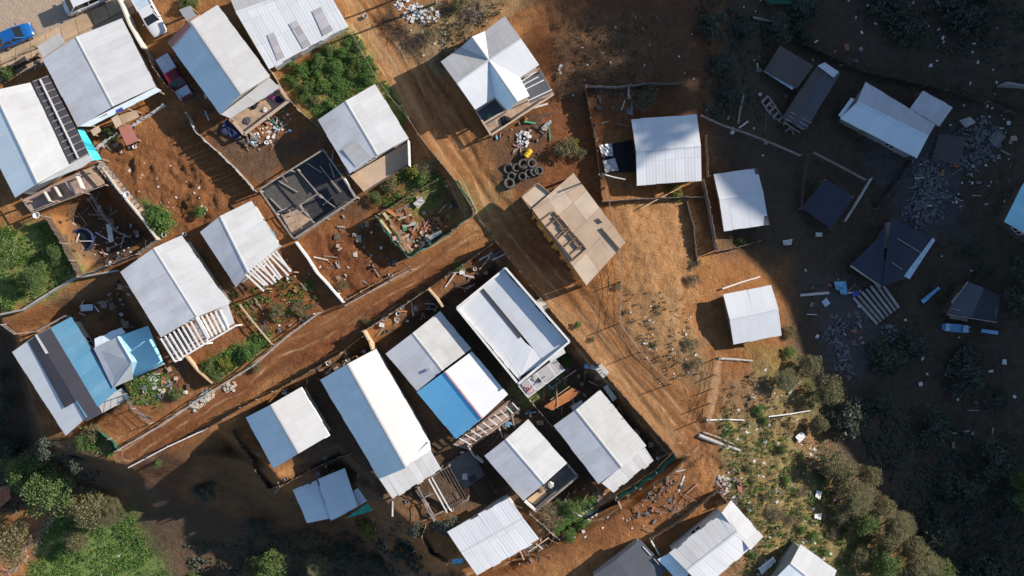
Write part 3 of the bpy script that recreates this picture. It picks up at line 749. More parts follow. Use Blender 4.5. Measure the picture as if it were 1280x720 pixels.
# ================================================================== houses, upper left
h1 = gable('grey and shade-blue tin house at the left edge with slatted dark lean-to', (-42,128), (-8,113), (38,103), (87,207), (47,229), (19,247), 3.2, .9, 'blue', 'white', 'wallw', z0=.2)
panel(h1, 'lean_to_roof', [(40,103,2.9),(60,95,2.6),(111,192,2.6),(87,205,2.9)], 'charcoal', 'dark sheeting under pale battens')
bars(h1, 'batten', rafters((41,102),(87,204),(60,95),(111,192),13,2.85), .10, .05, 'woodg')
bars(h1, 'ridge_batten', [((50,99,2.95),(98,198,2.95))], .16, .06, 'wpaint')
panel(h1, 'apron_roof', [(86,205,2.75),(109,193,2.7),(117,199,2.55),(103,209,2.5),(47,231,2.6),(47,229,3.5)], 'white')
panel(h1, 'porch_deck', [(28,250,.3),(104,212,.3),(131,230,.3),(40,264,.3)], 'pink')
bars(h1, 'railing', [((40,266,1.2),(132,231,1.2)),((26,248,1.2),(40,266,1.2)),((40,266,.75),(132,231,.75))], .09, .09, 'woodg')
bars(h1, 'partition', [((57,240,.8),(64,252,.8)),((70,234,.8),(77,246,.8)),((84,227,.8),(91,239,.8)),((96,218,1.4),(104,236,1.4))], .12, .9, 'wallw')
posts(h1, [(28,250,2.4),(40,265,1.3),(70,251,1.3),(100,240,1.3),(131,231,1.3),(104,213,2.4)], 'wood')
panel(h1, 'stair_landing', [(104,213,.55),(118,204,.55),(131,229,.55),(122,233,.55)], 'plank')
h2 = gable('large white and grey roofed house between the paved road and the turquoise tarp', (53,74), (95,46), (152,23), (195,108), (141,133), (97,159), 2.7, .58, 'grey', 'white', 'wallw', z0=.05)
panel(h2, 'entrance_roof', [(47,58,2.4),(74,41,2.4),(81,53,2.5),(54,72,2.5)], 'ribg', 'small dull grey sheet over the street side')
leanto(h2, 'eave_roof', (113,158,2.3), (202,113,2.3), (97,158,2.6), (195,109,2.6), 'blue')
panel(h2, 'banner', [(142,134,2.52),(148,131,2.52),(156,138,2.42),(147,141,2.42)], 'purple', 'dark blue plastic sheet on the eave', .02)
panel(h2, 'skylight', [(111,149,2.56),(131,140,2.56),(134,143,2.5),(113,152,2.5)], 'glass', None, .02)
panel(h2, 'skylight', [(160,124,2.56),(182,115,2.56),(183,117,2.52),(162,126,2.52)], 'glass', None, .02)
posts(h2, [(115,157,2.2),(160,136,2.2),(200,115,2.2)], 'wood')
h3 = gable('long white house with red sheet at its top end and cluttered deck below', (214,59), (238,27), (272,6), (338,95), (301,118), (275,143), 2.8, 1.5, 'blue', 'whites', 'wallw', z0=0)
panel(h3, 'red_sheet', [(209,53,2.9),(234,27,4.3),(238,33,4.25),(214,60,2.95)], 'red', 'faded red sheet along the top edge')
panel(h3, 'red_sheet', [(235,27,4.32),(250,18,3.75),(256,25,3.7),(240,33,4.28)], 'red', 'pinkish red sheet beside the ridge')
leanto(h3, 'porch_roof', (288,148,2.3), (350,110,2.3), (276,143,2.7), (337,97,2.7), 'ribg', .8)
panel(h3, 'deck', [(286,150,.5),(345,106,.5),(361,127,.5),(305,169,.5)], 'plank')
bars(h3, 'railing', [((305,168,1.3),(361,126,1.3)),((346,106,1.3),(361,126,1.3)),((288,148,1.3),(305,168,1.3))], .30, .09, 'ply')
posts(h3, [(305,168,1.35),(361,126,1.35),(333,147,1.35),(289,149,2.2),(348,111,2.2)], 'wood')
h4 = gable('big white ribbed roof with grey see-through strips above the green vegetable plot', (285,-8), (295,16), (337,88), (435,32), (404,-22), (391,-50), 2.6, .25, 'ribg', 'ribw', 'wallw', z0=.1, w=.8, jit=.12)
h4i = root_info[h4.name]
for a, b, c, d in (((334,44),(342,40),(356,71),(347,76)), ((361,30),(370,25),(389,56),(379,61)), ((390,14),(401,8),(416,38),(404,45))):
    panel(h4, 'clear_panel', [(a[0],a[1],2.80),(b[0],b[1],2.80),(c[0],c[1],2.68),(d[0],d[1],2.68)], 'clear', 'see-through grey roof strip', .02, uvdir=(.5,-.86,0))
h5 = gable('white and grey roofed house with a bare plywood floor at its lower end', (397,150), (432,126), (469,105), (511,173), (472,194), (437,217), 2.6, .55, 'grey', 'white', 'wallw')
panel(h5, 'old_patch', [(428,187,2.83),(446,176,3.0),(464,196,3.05),(445,209,2.78)], 'ribg', 'brownish patch on the grey slope', .02)
panel(h5, 'floor_platform', [(437,220,.9),(509,178,.9),(510,207,.9),(456,241,.9)], 'ply', 'bare plywood floor')
panel(h5, 'floor_platform', [(438,220,.95),(449,214,.95),(464,235,.95),(456,241,.95)], 'tan', 'paler end of the plywood floor')
bars(h5, 'screen', [((511,176,1.3),(512,208,1.3))], .10, 1.6, 'wpaint')
bars(h5, 'railing', [((456,240,1.0),(510,206,1.0)),((510,177,2.0),(510,206,1.9))], .10, .10, 'woodd')
# cross gabled white house
z6 = G(615,110).z; g = G(612,90); h6 = thing('house', (g.x, g.y, z6), 'white cross-gabled house with folded roof above the tyres and the yellow drum', 'house'); root_info[h6.name] = dict(z0=z6)
E6, R6 = 2.9, 4.0
V6 = dict(W0=(551,77,E6), W=(571,104,R6), W1=(594,137,E6), N0=(576,59,E6), N=(590,46,R6), N1=(606,39,E6), J=(611,75,R6), E0=(631,20,E6), E=(651,48,R6), E1=(674,81,E6), S0=(634,138,E6), Sr=(647,127,R6), S1=(662,120,E6), I=(619,121,E6), K=(650,97,E6))
for ks, mt in (('W0 W J N0','ribg'), ('N0 N J','grey'), ('N N1 J','ribw'), ('N1 E0 E J','ribg'), ('J E E1 K','bright'), ('W W1 I J','bright'), ('J I S0 Sr','blue'), ('J Sr S1 K','white')):  # greyer sheets on faces away from the sun: shade in their colour
    panel(h6, 'roof_slope', [V6[k] for k in ks.split()], mt, None, .06)
for a, b in (('J','W'), ('J','E'), ('J','Sr'), ('J','N')): ridge(h6, PX(V6[a][0],V6[a][1],z6+V6[a][2]), PX(V6[b][0],V6[b][1],z6+V6[b][2]), 'white', .25)
def shrink(p, k=.05): return Vector(PX(lerp(p[0],611,k), lerp(p[1],80,k), z6+p[2]-.12))
ring6 = [shrink(V6[k]) for k in 'W0 N0 N1 E0 E1 K S1 S0 I W1'.split()]
walls(h6, ring6, {0: None} if False else {}, None, 'wallw')
panel(h6, 'deck', [(595,139,.6),(674,84,.6),(692,117,.6),(614,168,.6)], 'plank')
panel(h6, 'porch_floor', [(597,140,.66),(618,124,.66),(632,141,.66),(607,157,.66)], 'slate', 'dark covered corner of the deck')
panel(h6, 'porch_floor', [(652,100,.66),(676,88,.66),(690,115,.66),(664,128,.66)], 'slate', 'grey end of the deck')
bars(h6, 'beam', [((652,107,2.5),(673,96,2.5)),((656,112,2.5),(680,100,2.5)),((650,103,2.5),(670,90,2.5)),((660,126,1.4),(690,112,1.4))], .10, .12, 'wpaint')
bars(h6, 'railing', [((614,169,1.4),(692,118,1.4)),((595,139,1.4),(614,169,1.4)),((603,155,1.35),(632,138,1.35))], .18, .12, 'ply')
posts(h6, [(614,168,1.4),(692,117,1.4),(654,143,1.4),(674,86,2.5)], 'wood')
# plywood platform under construction
z7 = G(720,290).z; g = G(722,290); h7 = thing('unfinished_house', (g.x, g.y, z7), 'plywood topped building shell on stilts with wall frames lying on it', 'building'); root_info[h7.name] = dict(z0=z7)
Z7 = 2.7
P7 = [(665,261),(717,216),(782,303),(733,357)]
for i in range(4):
    for j in range(3):
        a, b, c, d = (Vector((*p, 0)) for p in P7)
        def q(u, v): return lerp(lerp(a, b, u), lerp(d, c, u), v)
        e = .0012; pts = [q(j/3+e, i/4+e), q((j+1)/3-e, i/4+e), q((j+1)/3-e, (i+1)/4-e), q(j/3+e, (i+1)/4-e)]
        mb = MB(); polyroof(mb, [PX(p.x, p.y, z7+Z7+random.uniform(-.008,.008)) for p in pts], .06); mb.build('plywood_sheet', M['ply2' if (i*3+j) % 4 == 1 else 'ply'], h7)
panel(h7, 'landing', [(652,246,Z7-.3),(672,229,Z7-.3),(687,241,Z7-.3),(665,260,Z7-.3)], 'ply2', 'small lower landing')
bars(h7, 'rim_joist', [((652,246,Z7-.2),(672,229,Z7-.2)),((652,246,Z7-.2),(664,262,Z7-.2)),((672,229,Z7-.2),(687,241,Z7-.2))], .12, .18, 'wood')
def frame7(pts, rungs):
    for a, b in pts: bars(h7, 'wall_frame', [((*a, Z7+.12), (*b, Z7+.12))], .10, .22, 'wood')
frame7([((676,276),(692,264)),((692,264),(733,311)),((733,311),(717,325)),((717,325),(676,276)),((683,284),(699,271)),((694,297),(711,283)),((697,299),(713,286)),((705,309),(721,296)),((692,271),(706,288)),((697,269),(710,285)),((710,292),(726,311)),((714,290),(729,307)),((699,283),(706,291)),((717,303),(724,311)),((712,319),(728,306))], 0)
frame7([((752,285),(777,314)),((748,273),(753,278))], 0)
mb = MB()
for i in range(26):
    t = i/26; a = PX(lerp(666,733,t), lerp(264,358,t), z7+Z7-.1); b = PX(lerp(666,733,t+.036), lerp(264,358,t+.036), z7+Z7-.1)
    zl = z7 + random.uniform(.0, .9) if random.random() < .8 else z7+1.5
    out = Vector((-.45,-.25,0))*random.uniform(.1,1.0)
    mb.face([a, b, (b.x+out.x,b.y+out.y,zl), (a.x+out.x,a.y+out.y,zl+random.uniform(-.2,.2))]); mb.face([(b.x+out.x,b.y+out.y,zl-.001), (a.x+out.x,a.y+out.y,zl), a-Vector((0,0,.02)), b-Vector((0,0,.02))])
mb.build('side_boards', M['wallo'], h7, label='ragged orange board siding')
posts(h7, [(667,262,Z7-.1),(717,219,Z7-.1),(780,303,Z7-.1),(733,354,Z7-.1),(700,309,Z7-.1),(748,260,Z7-.1)], 'wood', .1)
mb = MB(); cs = [PX(*p, z7+Z7-.1) for p in P7]; cc = sum(cs, Vector())/4
walls(h7, [lerp(p, cc, .12) for p in cs], {}, None, 'woodd')
# ================================================================== right side houses
h8 = gable('white square roofed house dappled by tree shade at its top corner', (789,149), (795,189), (796,232), (877,226), (876,182), (871,143), 2.7, .45, 'bright', 'ribw', 'wallb', w=1.0)
h9 = gable('small white roofed house half in shade right of the dappled square roof', (892,218), (899,249), (905,289), (961,281), (954,240), (946,210), 2.5, .45, 'bright', 'bright', 'wallb')
panel(h9, 'edge_strip', [(943,211,2.62),(947,210,2.62),(962,281,2.62),(957,280,2.62)], 'brown', None, .03)
h10 = gable('small clean white gabled house standing alone at the edge of the gully', (904,368), (912,399), (917,431), (977,419), (973,386), (964,356), 2.5, .7, 'bright', 'bright', 'wallb')
h11 = gable('pale blue-grey metal roofed house with a small annex in the shaded gully', (1082,102), (1071,128), (1050,148), (1146,198), (1160,171), (1169,156), 2.6, .6, 'grey', 'blue', 'wallg')
leanto(h11, 'annex_roof', (1154,113,2.5), (1191,134,2.4), (1137,136,2.5), (1174,158,2.4), 'grey')
panel(h11, 'porch_sheet', [(1064,122,2.4),(1068,124,2.4),(1052,147,2.4),(1048,144,2.4)], 'blue')
posts(h11, [(1189,135,2.4),(1173,156,2.4),(1153,115,2.4)], 'wood')
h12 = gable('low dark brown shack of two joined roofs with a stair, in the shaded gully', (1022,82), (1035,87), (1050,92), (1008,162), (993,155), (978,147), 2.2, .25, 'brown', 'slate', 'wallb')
leanto(h12, 'upper_roof', (955,88,2.2), (996,111,2.2), (975,57,2.6), (1017,82,2.6), 'brown')
panel(h12, 'curtain_strip', [(954,89,2.0),(958,87,2.0),(994,109,2.0),(990,112,2.0)], 'paleblue', 'pale cloths hung along the eave')
panel(h12, 'pale_sheet', [(1022,82,2.6),(1031,78,2.6),(1049,90,2.6),(1042,97,2.6)], 'grey', 'lighter sheet on the roof end')
bars(h12, 'stair_stringer', [((952,128,1.8),(984,172,.3)),((960,120,1.8),(992,166,.3))], .14, .14, 'woodg')
bars(h12, 'stair_tread', [((952+32*i/7,128+44*i/7,1.8-1.4*i/7),(960+32*i/7,120+46*i/7,1.8-1.4*i/7)) for i in range(8)], .28, .06, 'woodg')
bars(h12, 'rafter', rafters((988,140),(979,152),(1014,154),(1000,166),4,2.35), .10, .08, 'woodg')
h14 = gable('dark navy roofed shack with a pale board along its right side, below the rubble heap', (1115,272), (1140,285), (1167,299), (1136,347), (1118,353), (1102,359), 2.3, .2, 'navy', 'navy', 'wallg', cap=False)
panel(h14, 'lower_roof', [(1095,300,1.9),(1107,280,2.2),(1103,358,2.2),(1063,331,1.9)], 'navy', 'sagging lower sheet')
panel(h14, 'edge_board', [(1166,297,2.42),(1169,300,2.42),(1137,349,2.42),(1130,345,2.42)], 'paleblue', 'pale painted edge board')
bars(h14, 'roof_batten', [((1122,298,2.62),(1151,316,2.55)),((1115,328,2.6),(1128,337,2.5))], .10, .06, 'woodg')
bars(h14, 'fallen_board', [((1063,332,1.95),(1101,358,1.95))], .16, .06, 'wallw')
h15 = gable('shade-blue roofed house cut off by the right edge of the picture', (1283,222), (1300,250), (1318,270), (1300,320), (1278,290), (1255,277), 2.0, .4, 'shade_blue', 'bright', 'woodd', cap=False, over=.2)
h16 = gable('low black sheeted shack beside the pale blue tub, far right', (1210,352), (1230,360), (1250,370), (1246,402), (1215,396), (1183,392), 2.1, .15, 'slate', 'charcoal', 'woodd', cap=False)
bars(h16, 'roof_batten', [((1184,393,2.2),(1246,403,2.2)),((1188,385,2.2),(1200,388,2.2)),((1190,379,2.2),(1210,352,2.2))], .12, .06, 'woodg')
# ================================================================== left row
h17 = gable('long white and grey house with open white pergola at its lower end', (150,340), (192,310), (227,294), (287,380), (246,396), (201,422), 2.7, .52, 'grey', 'white', 'wallw', z0=0)
for i in range(9):
    t = i/8.6; bars(h17, 'rafter', [((201+t*46, 423-t*26, 2.75+.6*t), (219+t*44, 452-t*27, 2.6+.5*t))], .16, .14, 'wpaint')
for i in range(5):
    t = i/6; bars(h17, 'rafter', [((252+t*34, 395-t*12, 3.1-.35*t), (266+t*30, 421-t*15, 2.9-.3*t))], .16, .14, 'wpaint')
bars(h17, 'ridge_beam', [((246,396,3.4),(261,423,3.25))], .32, .18, 'wpaint')
bars(h17, 'edge_beam', [((219,452,2.5),(295,407,2.5))], .18, .18, 'wpaint')
bars(h17, 'purlin', [((206,432,2.6),(289,389,2.6)),((212,442,2.5),(292,398,2.5))], .1, .08, 'woodg')
panel(h17, 'pergola_sheet', [(268,389,2.75),(285,380,2.7),(293,404,2.6),(280,411,2.7)], 'white', 'pale sheet on the pergola corner')
panel(h17, 'terrace_floor', [(203,424,.15),(285,384,.15),(293,405,.15),(220,449,.15)], 'pink')
posts(h17, [(219,451,2.4),(294,407,2.4),(256,430,2.4)], 'wpaint')
h18 = gable('white and grey house with ragged white slats along its lower edge', (250,290), (275,270), (314,251), (350,307), (310,340), (295,359), 2.5, .58, 'grey', 'white', 'wallw')
for i in range(11):
    t = i/10; bars(h18, 'slat', [((301+t*44, 337-t*23, 2.55), (328+t*38+random.uniform(-3,3), 362-t*23+random.uniform(-3,3), 2.35))], .20, .05, 'wpaint')
bars(h18, 'purlin', [((310,350,2.4),(356,325,2.4)),((322,358,2.35),(365,335,2.35))], .08, .08, 'woodd')
posts(h18, [(332,361,2.3),(367,340,2.3)], 'wood')
h19 = gable('roof striped shade-blue, charcoal and pale grey at the lower left', (15,440), (45,419), (89,396), (146,488), (108,522), (82,545), 3.0, .62, 'bright', 'shade_blue2', 'wallw')
panel(h19, 'roofing_felt', [(35,427,3.46),(45,420,3.68),(96,501,3.68),(81,510,3.46)], 'charcoal', 'charcoal strip left of the ridge', .02)
panel(h19, 'roofing_felt', [(46,419,3.68),(63,410,3.44),(127,517,3.40),(108,527,3.68)], 'charcoal', 'broad charcoal strip right of the ridge', .02)
panel(h19, 'ridge_sheet', [(43.5,419,3.71),(46,418,3.71),(60.5,441,3.71),(57,442.5,3.71)], 'white', 'short white ridge flashing', .02)
leanto(h19, 'lower_sheet', (128,517,2.6), (163,498,2.6), (121,504,2.95), (152,485,2.95), 'white2')
h20 = thing('house', tuple(G(160,445)), 'small hipped roof of pale shade-blue and grey beside the striped roof', 'house'); z20 = G(160,445).z; root_info[h20.name] = dict(z0=z20)
V20 = dict(a=(117,435,2.5), b=(147,421,3.2), c=(185,407,2.5), d=(205,455,2.4), e=(165,452,3.5), f=(141,485,2.4))
for ks, mt in (('a b e f','grey'), ('b c d e','shade_blue'), ('f e d','shade_blue')): panel(h20, 'roof_slope', [V20[k] for k in ks.split()], mt)
panel(h20, 'lit_corner', [(142,484,2.46),(165,453,3.53),(166,474,2.75)], 'white', 'sunlit white corner patch', .02)  # white patch stands in for sun on this corner
leanto(h20, 'rear_sheet', (118,424,2.3), (151,409,2.3), (119,435,2.55), (157,416,2.55), 'blue')
ridge(h20, PX(147,421,z20+3.2), PX(165,452,z20+3.5), 'blue', .2)
walls(h20, [lerp(PX(*V20[k][:2], z20+V20[k][2]-.12), PX(162,448,z20+2.4), .06) for k in 'acdf'], {}, None, 'wallw')
# ================================================================== sunken block
h21 = gable('shade-blue and white gabled house nearest the lane end with a thin blue shaded edge', (307,522), (338,506), (376,484), (412,544), (373,567), (342,586), 2.9, 1.55, 'blue', 'whites', 'wallw')
leanto(h21, 'edge_shade', (377,484,2.6), (413,544,2.6), (371,488,3.1), (406,548,3.1), 'blue')  # blue strip puts the shade of the right edge into colour
h22 = gable('longest shade-blue and cream roof in the middle of the lower row', (400,475), (434,455), (470,436), (537,552), (507,585), (474,599), 3.2, 1.75, 'blue', 'whites', 'wallw')
leanto(h22, 'front_roof', (491,624,3.0), (552,587,3.0), (474,599,3.45), (537,561,3.45), 'rib', .8, .12, 'ribbed patched lean-to')
panel(h22, 'front_roof', [(505,583,4.7),(537,551,3.5),(539,563,3.42),(506,585,4.1)], 'rib')
posts(h22, [(492,623,2.9),(551,588,2.9),(520,605,2.9)], 'wood')
h23 = gable('two-tone house with a grey upper roof and a shade-blue and white lower roof', (482,442), (516,416), (550,389), (589,436), (553,463), (521,489), 2.6, .62, 'grey', 'white2', 'wallw')
z23 = root_info[h23.name]['z0']
r = [PX(521,490,z23+2.5), PX(570,549,z23+2.5), PX(555,465,z23+3.45), PX(602,524,z23+3.45), PX(590,439,z23+2.8), PX(635,493,z23+2.8)]
mb = MB(); sheetroof(mb, r[0], r[1], r[2], r[3]); mb.build('roof_slope', M['shade_blue3'], h23, label='shade-blue slope')
mb = MB(); sheetroof(mb, r[4], r[5], r[2], r[3]); mb.build('roof_slope', M['bright'], h23, label='white lower slope')
bars(h23, 'barge_board', [((556,464,3.53),(603,523,3.53))], .16, .05, 'rose')
cc = sum(r, Vector())/6
walls(h23, [lerp(p, Vector((cc.x,cc.y,p.z)), .06)-Vector((0,0,.08)) for p in (r[0], r[4], r[5], r[1])], {0: lerp(r[2],Vector((cc.x,cc.y,r[2].z)),.06)-Vector((0,0,.12)), 2: lerp(r[3],Vector((cc.x,cc.y,r[3].z)),.06)-Vector((0,0,.12))}, None, 'wallw')
bars(h23, 'rafter', rafters((574,548),(640,503),(589,556),(648,512),10,2.2), .10, .12, 'wpaint')
bars(h23, 'edge_beam', [((586,558,2.1),(650,512,2.1)),((570,553,2.1),(638,500,2.1))], .10, .12, 'wood')
posts(h23, [(588,556,2.1),(649,512,2.1),(618,535,2.1)], 'wood')
panel(h23, 'terrace_floor', [(566,556,.2),(636,500,.2),(650,515,.2),(585,562,.2)], 'pink')
bars(h23, 'roof_vent', [((533,463,3.2),(537,461,3.2))], .30, .10, 'steel')
# parapet house
z24 = sum(G(*p).z for p in ((571,385),(632,335),(711,427),(648,479),(640,405)))/5; g = G(640,405)
h24 = thing('house', (g.x, g.y, z24), 'house with a white parapet round two pale roof slopes and a dark valley gutter', 'house'); root_info[h24.name] = dict(z0=z24)
ring = [(571,385),(632,335),(712,427),(648,480)]; Z = 3.6
for i in range(4):
    a, b = ring[i], ring[(i+1) % 4]; hh = Z if i in (1,) else Z-.35 if i in (0,2) else Z-.5
    bars(h24, 'parapet_cap', [((*a, hh), (*b, hh))], .22, .07, 'wpaint')
walls(h24, [PX(*p, z24+2.98) for p in ring], {}, None, 'wallw')
mb = MB(); cs = [Vector((*p, 0)) for p in ring]; cn = sum(cs, Vector())/4
for i in range(4):
    a, b = cs[i], cs[(i+1) % 4]; hh = Z if i == 1 else Z-.35 if i in (0,2) else Z-.5
    a2, b2 = lerp(a, cn, .03), lerp(b, cn, .03)
    A0, B0, A1, B1 = PX(a.x,a.y,z24+hh-.06), PX(b.x,b.y,z24+hh-.06), PX(a2.x,a2.y,z24+hh-.06), PX(b2.x,b2.y,z24+hh-.06)
    dn = Vector((0,0,-(hh-2.4)))
    mb.hexa([A0+dn, B0+dn, B1+dn, A1+dn], [A0, B0, B1, A1])
mb.build('parapet', M['wallw'], h24)
leanto(h24, 'roof_slope', (573,386,2.75), (649,476,2.75), (601,361,2.95), (664,437,2.95), 'bright')
leanto(h24, 'roof_slope', (630,337,3.05), (708,427,3.05), (603,359,2.75), (680,452,2.75), 'bright')
panel(h24, 'gutter', [(600,363,3.0),(603,360,3.0),(652,420,3.0),(649,423,3.0)], 'charcoal', 'dark valley gutter', .03)
leanto(h24, 'roof_slope', (650,423,2.8), (683,450,2.7), (603,400,2.8), (651,470,2.8), 'bright')
panel(h24, 'balcony_floor', [(648,482,1.3),(694,448,1.3),(706,462,1.3),(660,496,1.3)], 'clear', 'balcony floor')
bars(h24, 'railing', [((648,482,2.3),(660,497,2.3)),((660,497,2.3),(706,462,2.3)),((670,466,2.3),(682,481,2.3)),((660,474,2.3),(671,489,2.3)),((685,455,2.3),(695,470,2.3))], .08, .08, 'wpaint')
panel(h24, 'awning', [(683,440,2.2),(703,432,2.2),(707,441,2.0),(688,453,2.0)], 'white', 'small white awning')
h25 = gable('cream house with ribbed front, beside the dark green net fence', (692,532), (720,512), (750,487), (808,557), (777,584), (748,605), 2.6, .58, 'grey', 'white2', 'wallw')
leanto(h25, 'front_roof', (767,616,2.3), (817,576,2.3), (752,604,2.75), (806,559,2.75), 'rib', .7, .12, 'ribbed patched lean-to')
panel(h25, 'side_sheet', [(754,484,1.9),(759,481,1.9),(771,498,1.9),(766,502,1.9)], 'ribg', 'loose grey sheet by the eave')
panel(h25, 'awning', [(714,508,2.0),(727,500,2.0),(729,505,2.0),(716,514,2.0)], 'ribg')
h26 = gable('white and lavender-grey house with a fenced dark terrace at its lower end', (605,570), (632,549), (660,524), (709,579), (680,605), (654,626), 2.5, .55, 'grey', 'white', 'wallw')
panel(h26, 'terrace', [(656,627,.9),(681,606,.9),(709,581,.9),(721,596,.9),(672,637,.9)], 'concd')
panel(h26, 'terrace', [(658,625,.96),(678,610,.96),(684,617,.96),(669,631,.96)], 'tan', 'paler boards of the terrace')
bars(h26, 'parapet', [((671,638,1.6),(722,595,1.6)),((709,580,1.6),(722,595,1.6))], .2, .6, 'woodg')
bars(h26, 'parapet', [((656,626,1.6),(671,639,1.6))], .22, .6, 'wpaint')
h27 = gable('white ribbed roof of stepped sheets at the bottom beside the lower lane', (559,665), (577,692), (596,719), (675,675), (655,649), (636,622), 2.6, .35, 'ribw', 'ribw', 'wallw', w=.9, jit=.14)
posts(h27, [(676,676,1.6),(650,690,1.6)], 'woodl')
bars(h27, 'beam', [((660,690,1.2),(686,672,1.2)),((655,700,1.2),(650,688,1.2))], .12, .12, 'woodl')
h28 = gable('white ribbed house with a lower wing at its top end, bottom right of the lanes', (837,692), (859,714), (880,736), (943,681), (922,665), (905,638), 2.8, .6, 'rib', 'ribw', 'wallw', w=.8, jit=.1)
leanto(h28, 'wing_roof', (954,671,2.7), (914,625,2.7), (938,688,3.15), (902,641,3.15), 'white')
leanto(h28, 'shed_roof', (822,699,2.3), (850,730,2.3), (838,691,2.65), (862,716,2.65), 'blue')
h29 = gable('white and shade-blue roofed house cut off by the bottom edge, below the brushy slope', (950,742), (988,704), (1001,680), (1046,713), (1034,742), (1000,790), 2.6, .5, 'blue', 'white', 'wallg')
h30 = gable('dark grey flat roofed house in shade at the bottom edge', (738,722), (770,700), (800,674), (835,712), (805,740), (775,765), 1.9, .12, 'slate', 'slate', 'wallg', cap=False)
h31 = gable('blue shaded house of stepped sheets with a green net canopy, below the lane end', (366,612), (381,606), (396,600), (413,648), (398,651), (384,654), 2.4, .1, 'blue', 'blue', 'wallw', cap=False)
leanto(h31, 'main_roof', (397,599,2.75), (413,651,2.75), (431,585,2.95), (447,633,2.95), 'blue')
leanto(h31, 'side_roof', (442,613,2.5), (444,635,2.5), (455,606,2.5), (463,624,2.5), 'blue')
leanto(h31, 'lower_roof', (413,652,2.5), (432,642,2.5), (432,640,2.9), (463,624,2.9), 'white')  # white tone stands in for sunlight on the lower strip
panel(h31, 'net_canopy', [(463,626,2.3),(479,620,2.4),(481,634,2.2),(432,648,2.1)], 'net', 'green net canopy', .01)
bars(h31, 'brick_edge', [((442,608,2.4),(452,600,2.4)),((452,600,2.4),(463,622,2.4)),((447,603,2.2),(455,598,2.2))], .12, .2, 'brick')
posts(h31, [(480,633,2.1),(432,647,2.1),(463,606,2.3)], 'wood')
# roofless wall frames
z32 = G(385,245).z; g = G(385,245)
h32 = thing('unfinished_house', (g.x, g.y, z32), 'roofless frame of walls with dark floor beside the bare red plot', 'building'); root_info[h32.name] = dict(z0=z32)
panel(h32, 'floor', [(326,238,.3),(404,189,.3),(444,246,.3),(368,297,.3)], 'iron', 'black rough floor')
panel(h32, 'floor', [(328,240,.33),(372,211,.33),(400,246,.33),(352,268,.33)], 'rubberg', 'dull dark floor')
panel(h32, 'floor', [(352,270,.35),(376,256,.35),(394,278,.35),(366,294,.35)], 'plank', 'bare boards of the lower room')
for a, b, hh in (((324,237),(404,187),2.0), ((404,187),(446,247),2.0), ((446,247),(367,299),2.2), ((367,299),(324,237),2.0)):
    bars(h32, 'top_plate', [((*a, hh), (*b, hh))], .14, .12, 'woodg')
for a, b in (((372,212),(401,246)), ((374,257),(396,243)), ((374,257),(392,278)), ((347,265),(359,260)), ((352,268),(366,290)), ((361,262),(378,286)), ((400,243),(409,252)), ((352,219),(359,227)), ((409,252),(419,259))):
    bars(h32, 'partition_plate', [((*a, 1.7), (*b, 1.7))], .10, .1, 'woodg')
posts(h32, [(324,238,2.0),(404,188,2.0),(445,246,2.1),(367,297,2.1),(372,212,1.7),(400,246,1.7),(374,257,1.7),(345,267,2.0),(364,213,2.0),(425,217,2.0),(392,278,1.9),(406,272,2.1),(425,259,2.1)], 'woodg')
bars(h32, 'sill_wall', [((440,250,1.0),(372,296,1.0))], .3, 1.2, 'wallb')
bars(h32, 'sill_wall', [((431,223,1.6),(443,246,1.6))], .16, .5, 'wpaint')
h3b = thing('shed', tuple(G(232,22)), 'little grey sheet-roofed shed touching the top of the red-edged roof', 'shed'); root_info[h3b.name] = dict(z0=G(232,22).z)
leanto(h3b, 'roof_slope', (224,12,2.2), (233,27,2.2), (237,7,2.4), (246,20,2.4), 'ribg')
posts(h3b, [(225,13,2.1),(237,8,2.3),(245,20,2.3)], 'wood')
h34 = thing('pergola', tuple(G(556,618)), 'open dark barred pergola below the ribbed end of the longest roof', 'pergola'); root_info[h34.name] = dict(z0=G(556,618).z)
bars(h34, 'bar', rafters((543,595),(561,583),(566,636),(584,624),7,2.2), .10, .10, 'woodd')
bars(h34, 'bar', rafters((536,599),(540,597),(559,641),(563,638),2,2.2), .12, .10, 'wpaint')
bars(h34, 'beam', [((534,600,2.1),(562,582,2.1)),((543,644,2.1),(586,624,2.1)),((522,609,2.1),(543,646,2.1)),((530,622,2.1),(541,617,2.1))], .12, .12, 'woodg')
posts(h34, [(523,610,2.1),(543,645,2.1),(585,624,2.1),(561,584,2.1)], 'woodg')
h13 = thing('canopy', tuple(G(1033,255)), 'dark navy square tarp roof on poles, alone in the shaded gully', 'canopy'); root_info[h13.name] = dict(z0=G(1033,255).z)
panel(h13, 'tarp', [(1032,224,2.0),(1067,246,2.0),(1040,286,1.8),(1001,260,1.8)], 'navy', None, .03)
posts(h13, [(1032,225,2.0),(1066,246,2.0),(1040,285,1.8),(1002,260,1.8)], 'woodg')
o = thing('paved_terrace', tuple(G(582,588)), 'grey slab terrace between the pergola and the lavender-grey house', 'terrace'); root_info[o.name] = dict(z0=G(582,588).z)
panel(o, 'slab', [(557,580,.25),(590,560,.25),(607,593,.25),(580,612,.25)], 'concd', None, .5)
panel(o, 'hatch', [(584,597,.29),(593,592,.29),(597,599,.29),(588,604,.29)], 'charcoal', None, .02)
h35 = thing('shed', tuple(G(140,160)), 'small plywood shed patched together below the blue banner eave', 'shed'); root_info[h35.name] = dict(z0=G(140,160).z)
panel(h35, 'roof_sheet', [(139,148,1.9),(147,143,1.9),(153,155,1.8),(145,160,1.8)], 'ply2')
panel(h35, 'roof_sheet', [(148,143,1.7),(170,138,1.7),(174,146,1.6),(154,155,1.6)], 'tan')
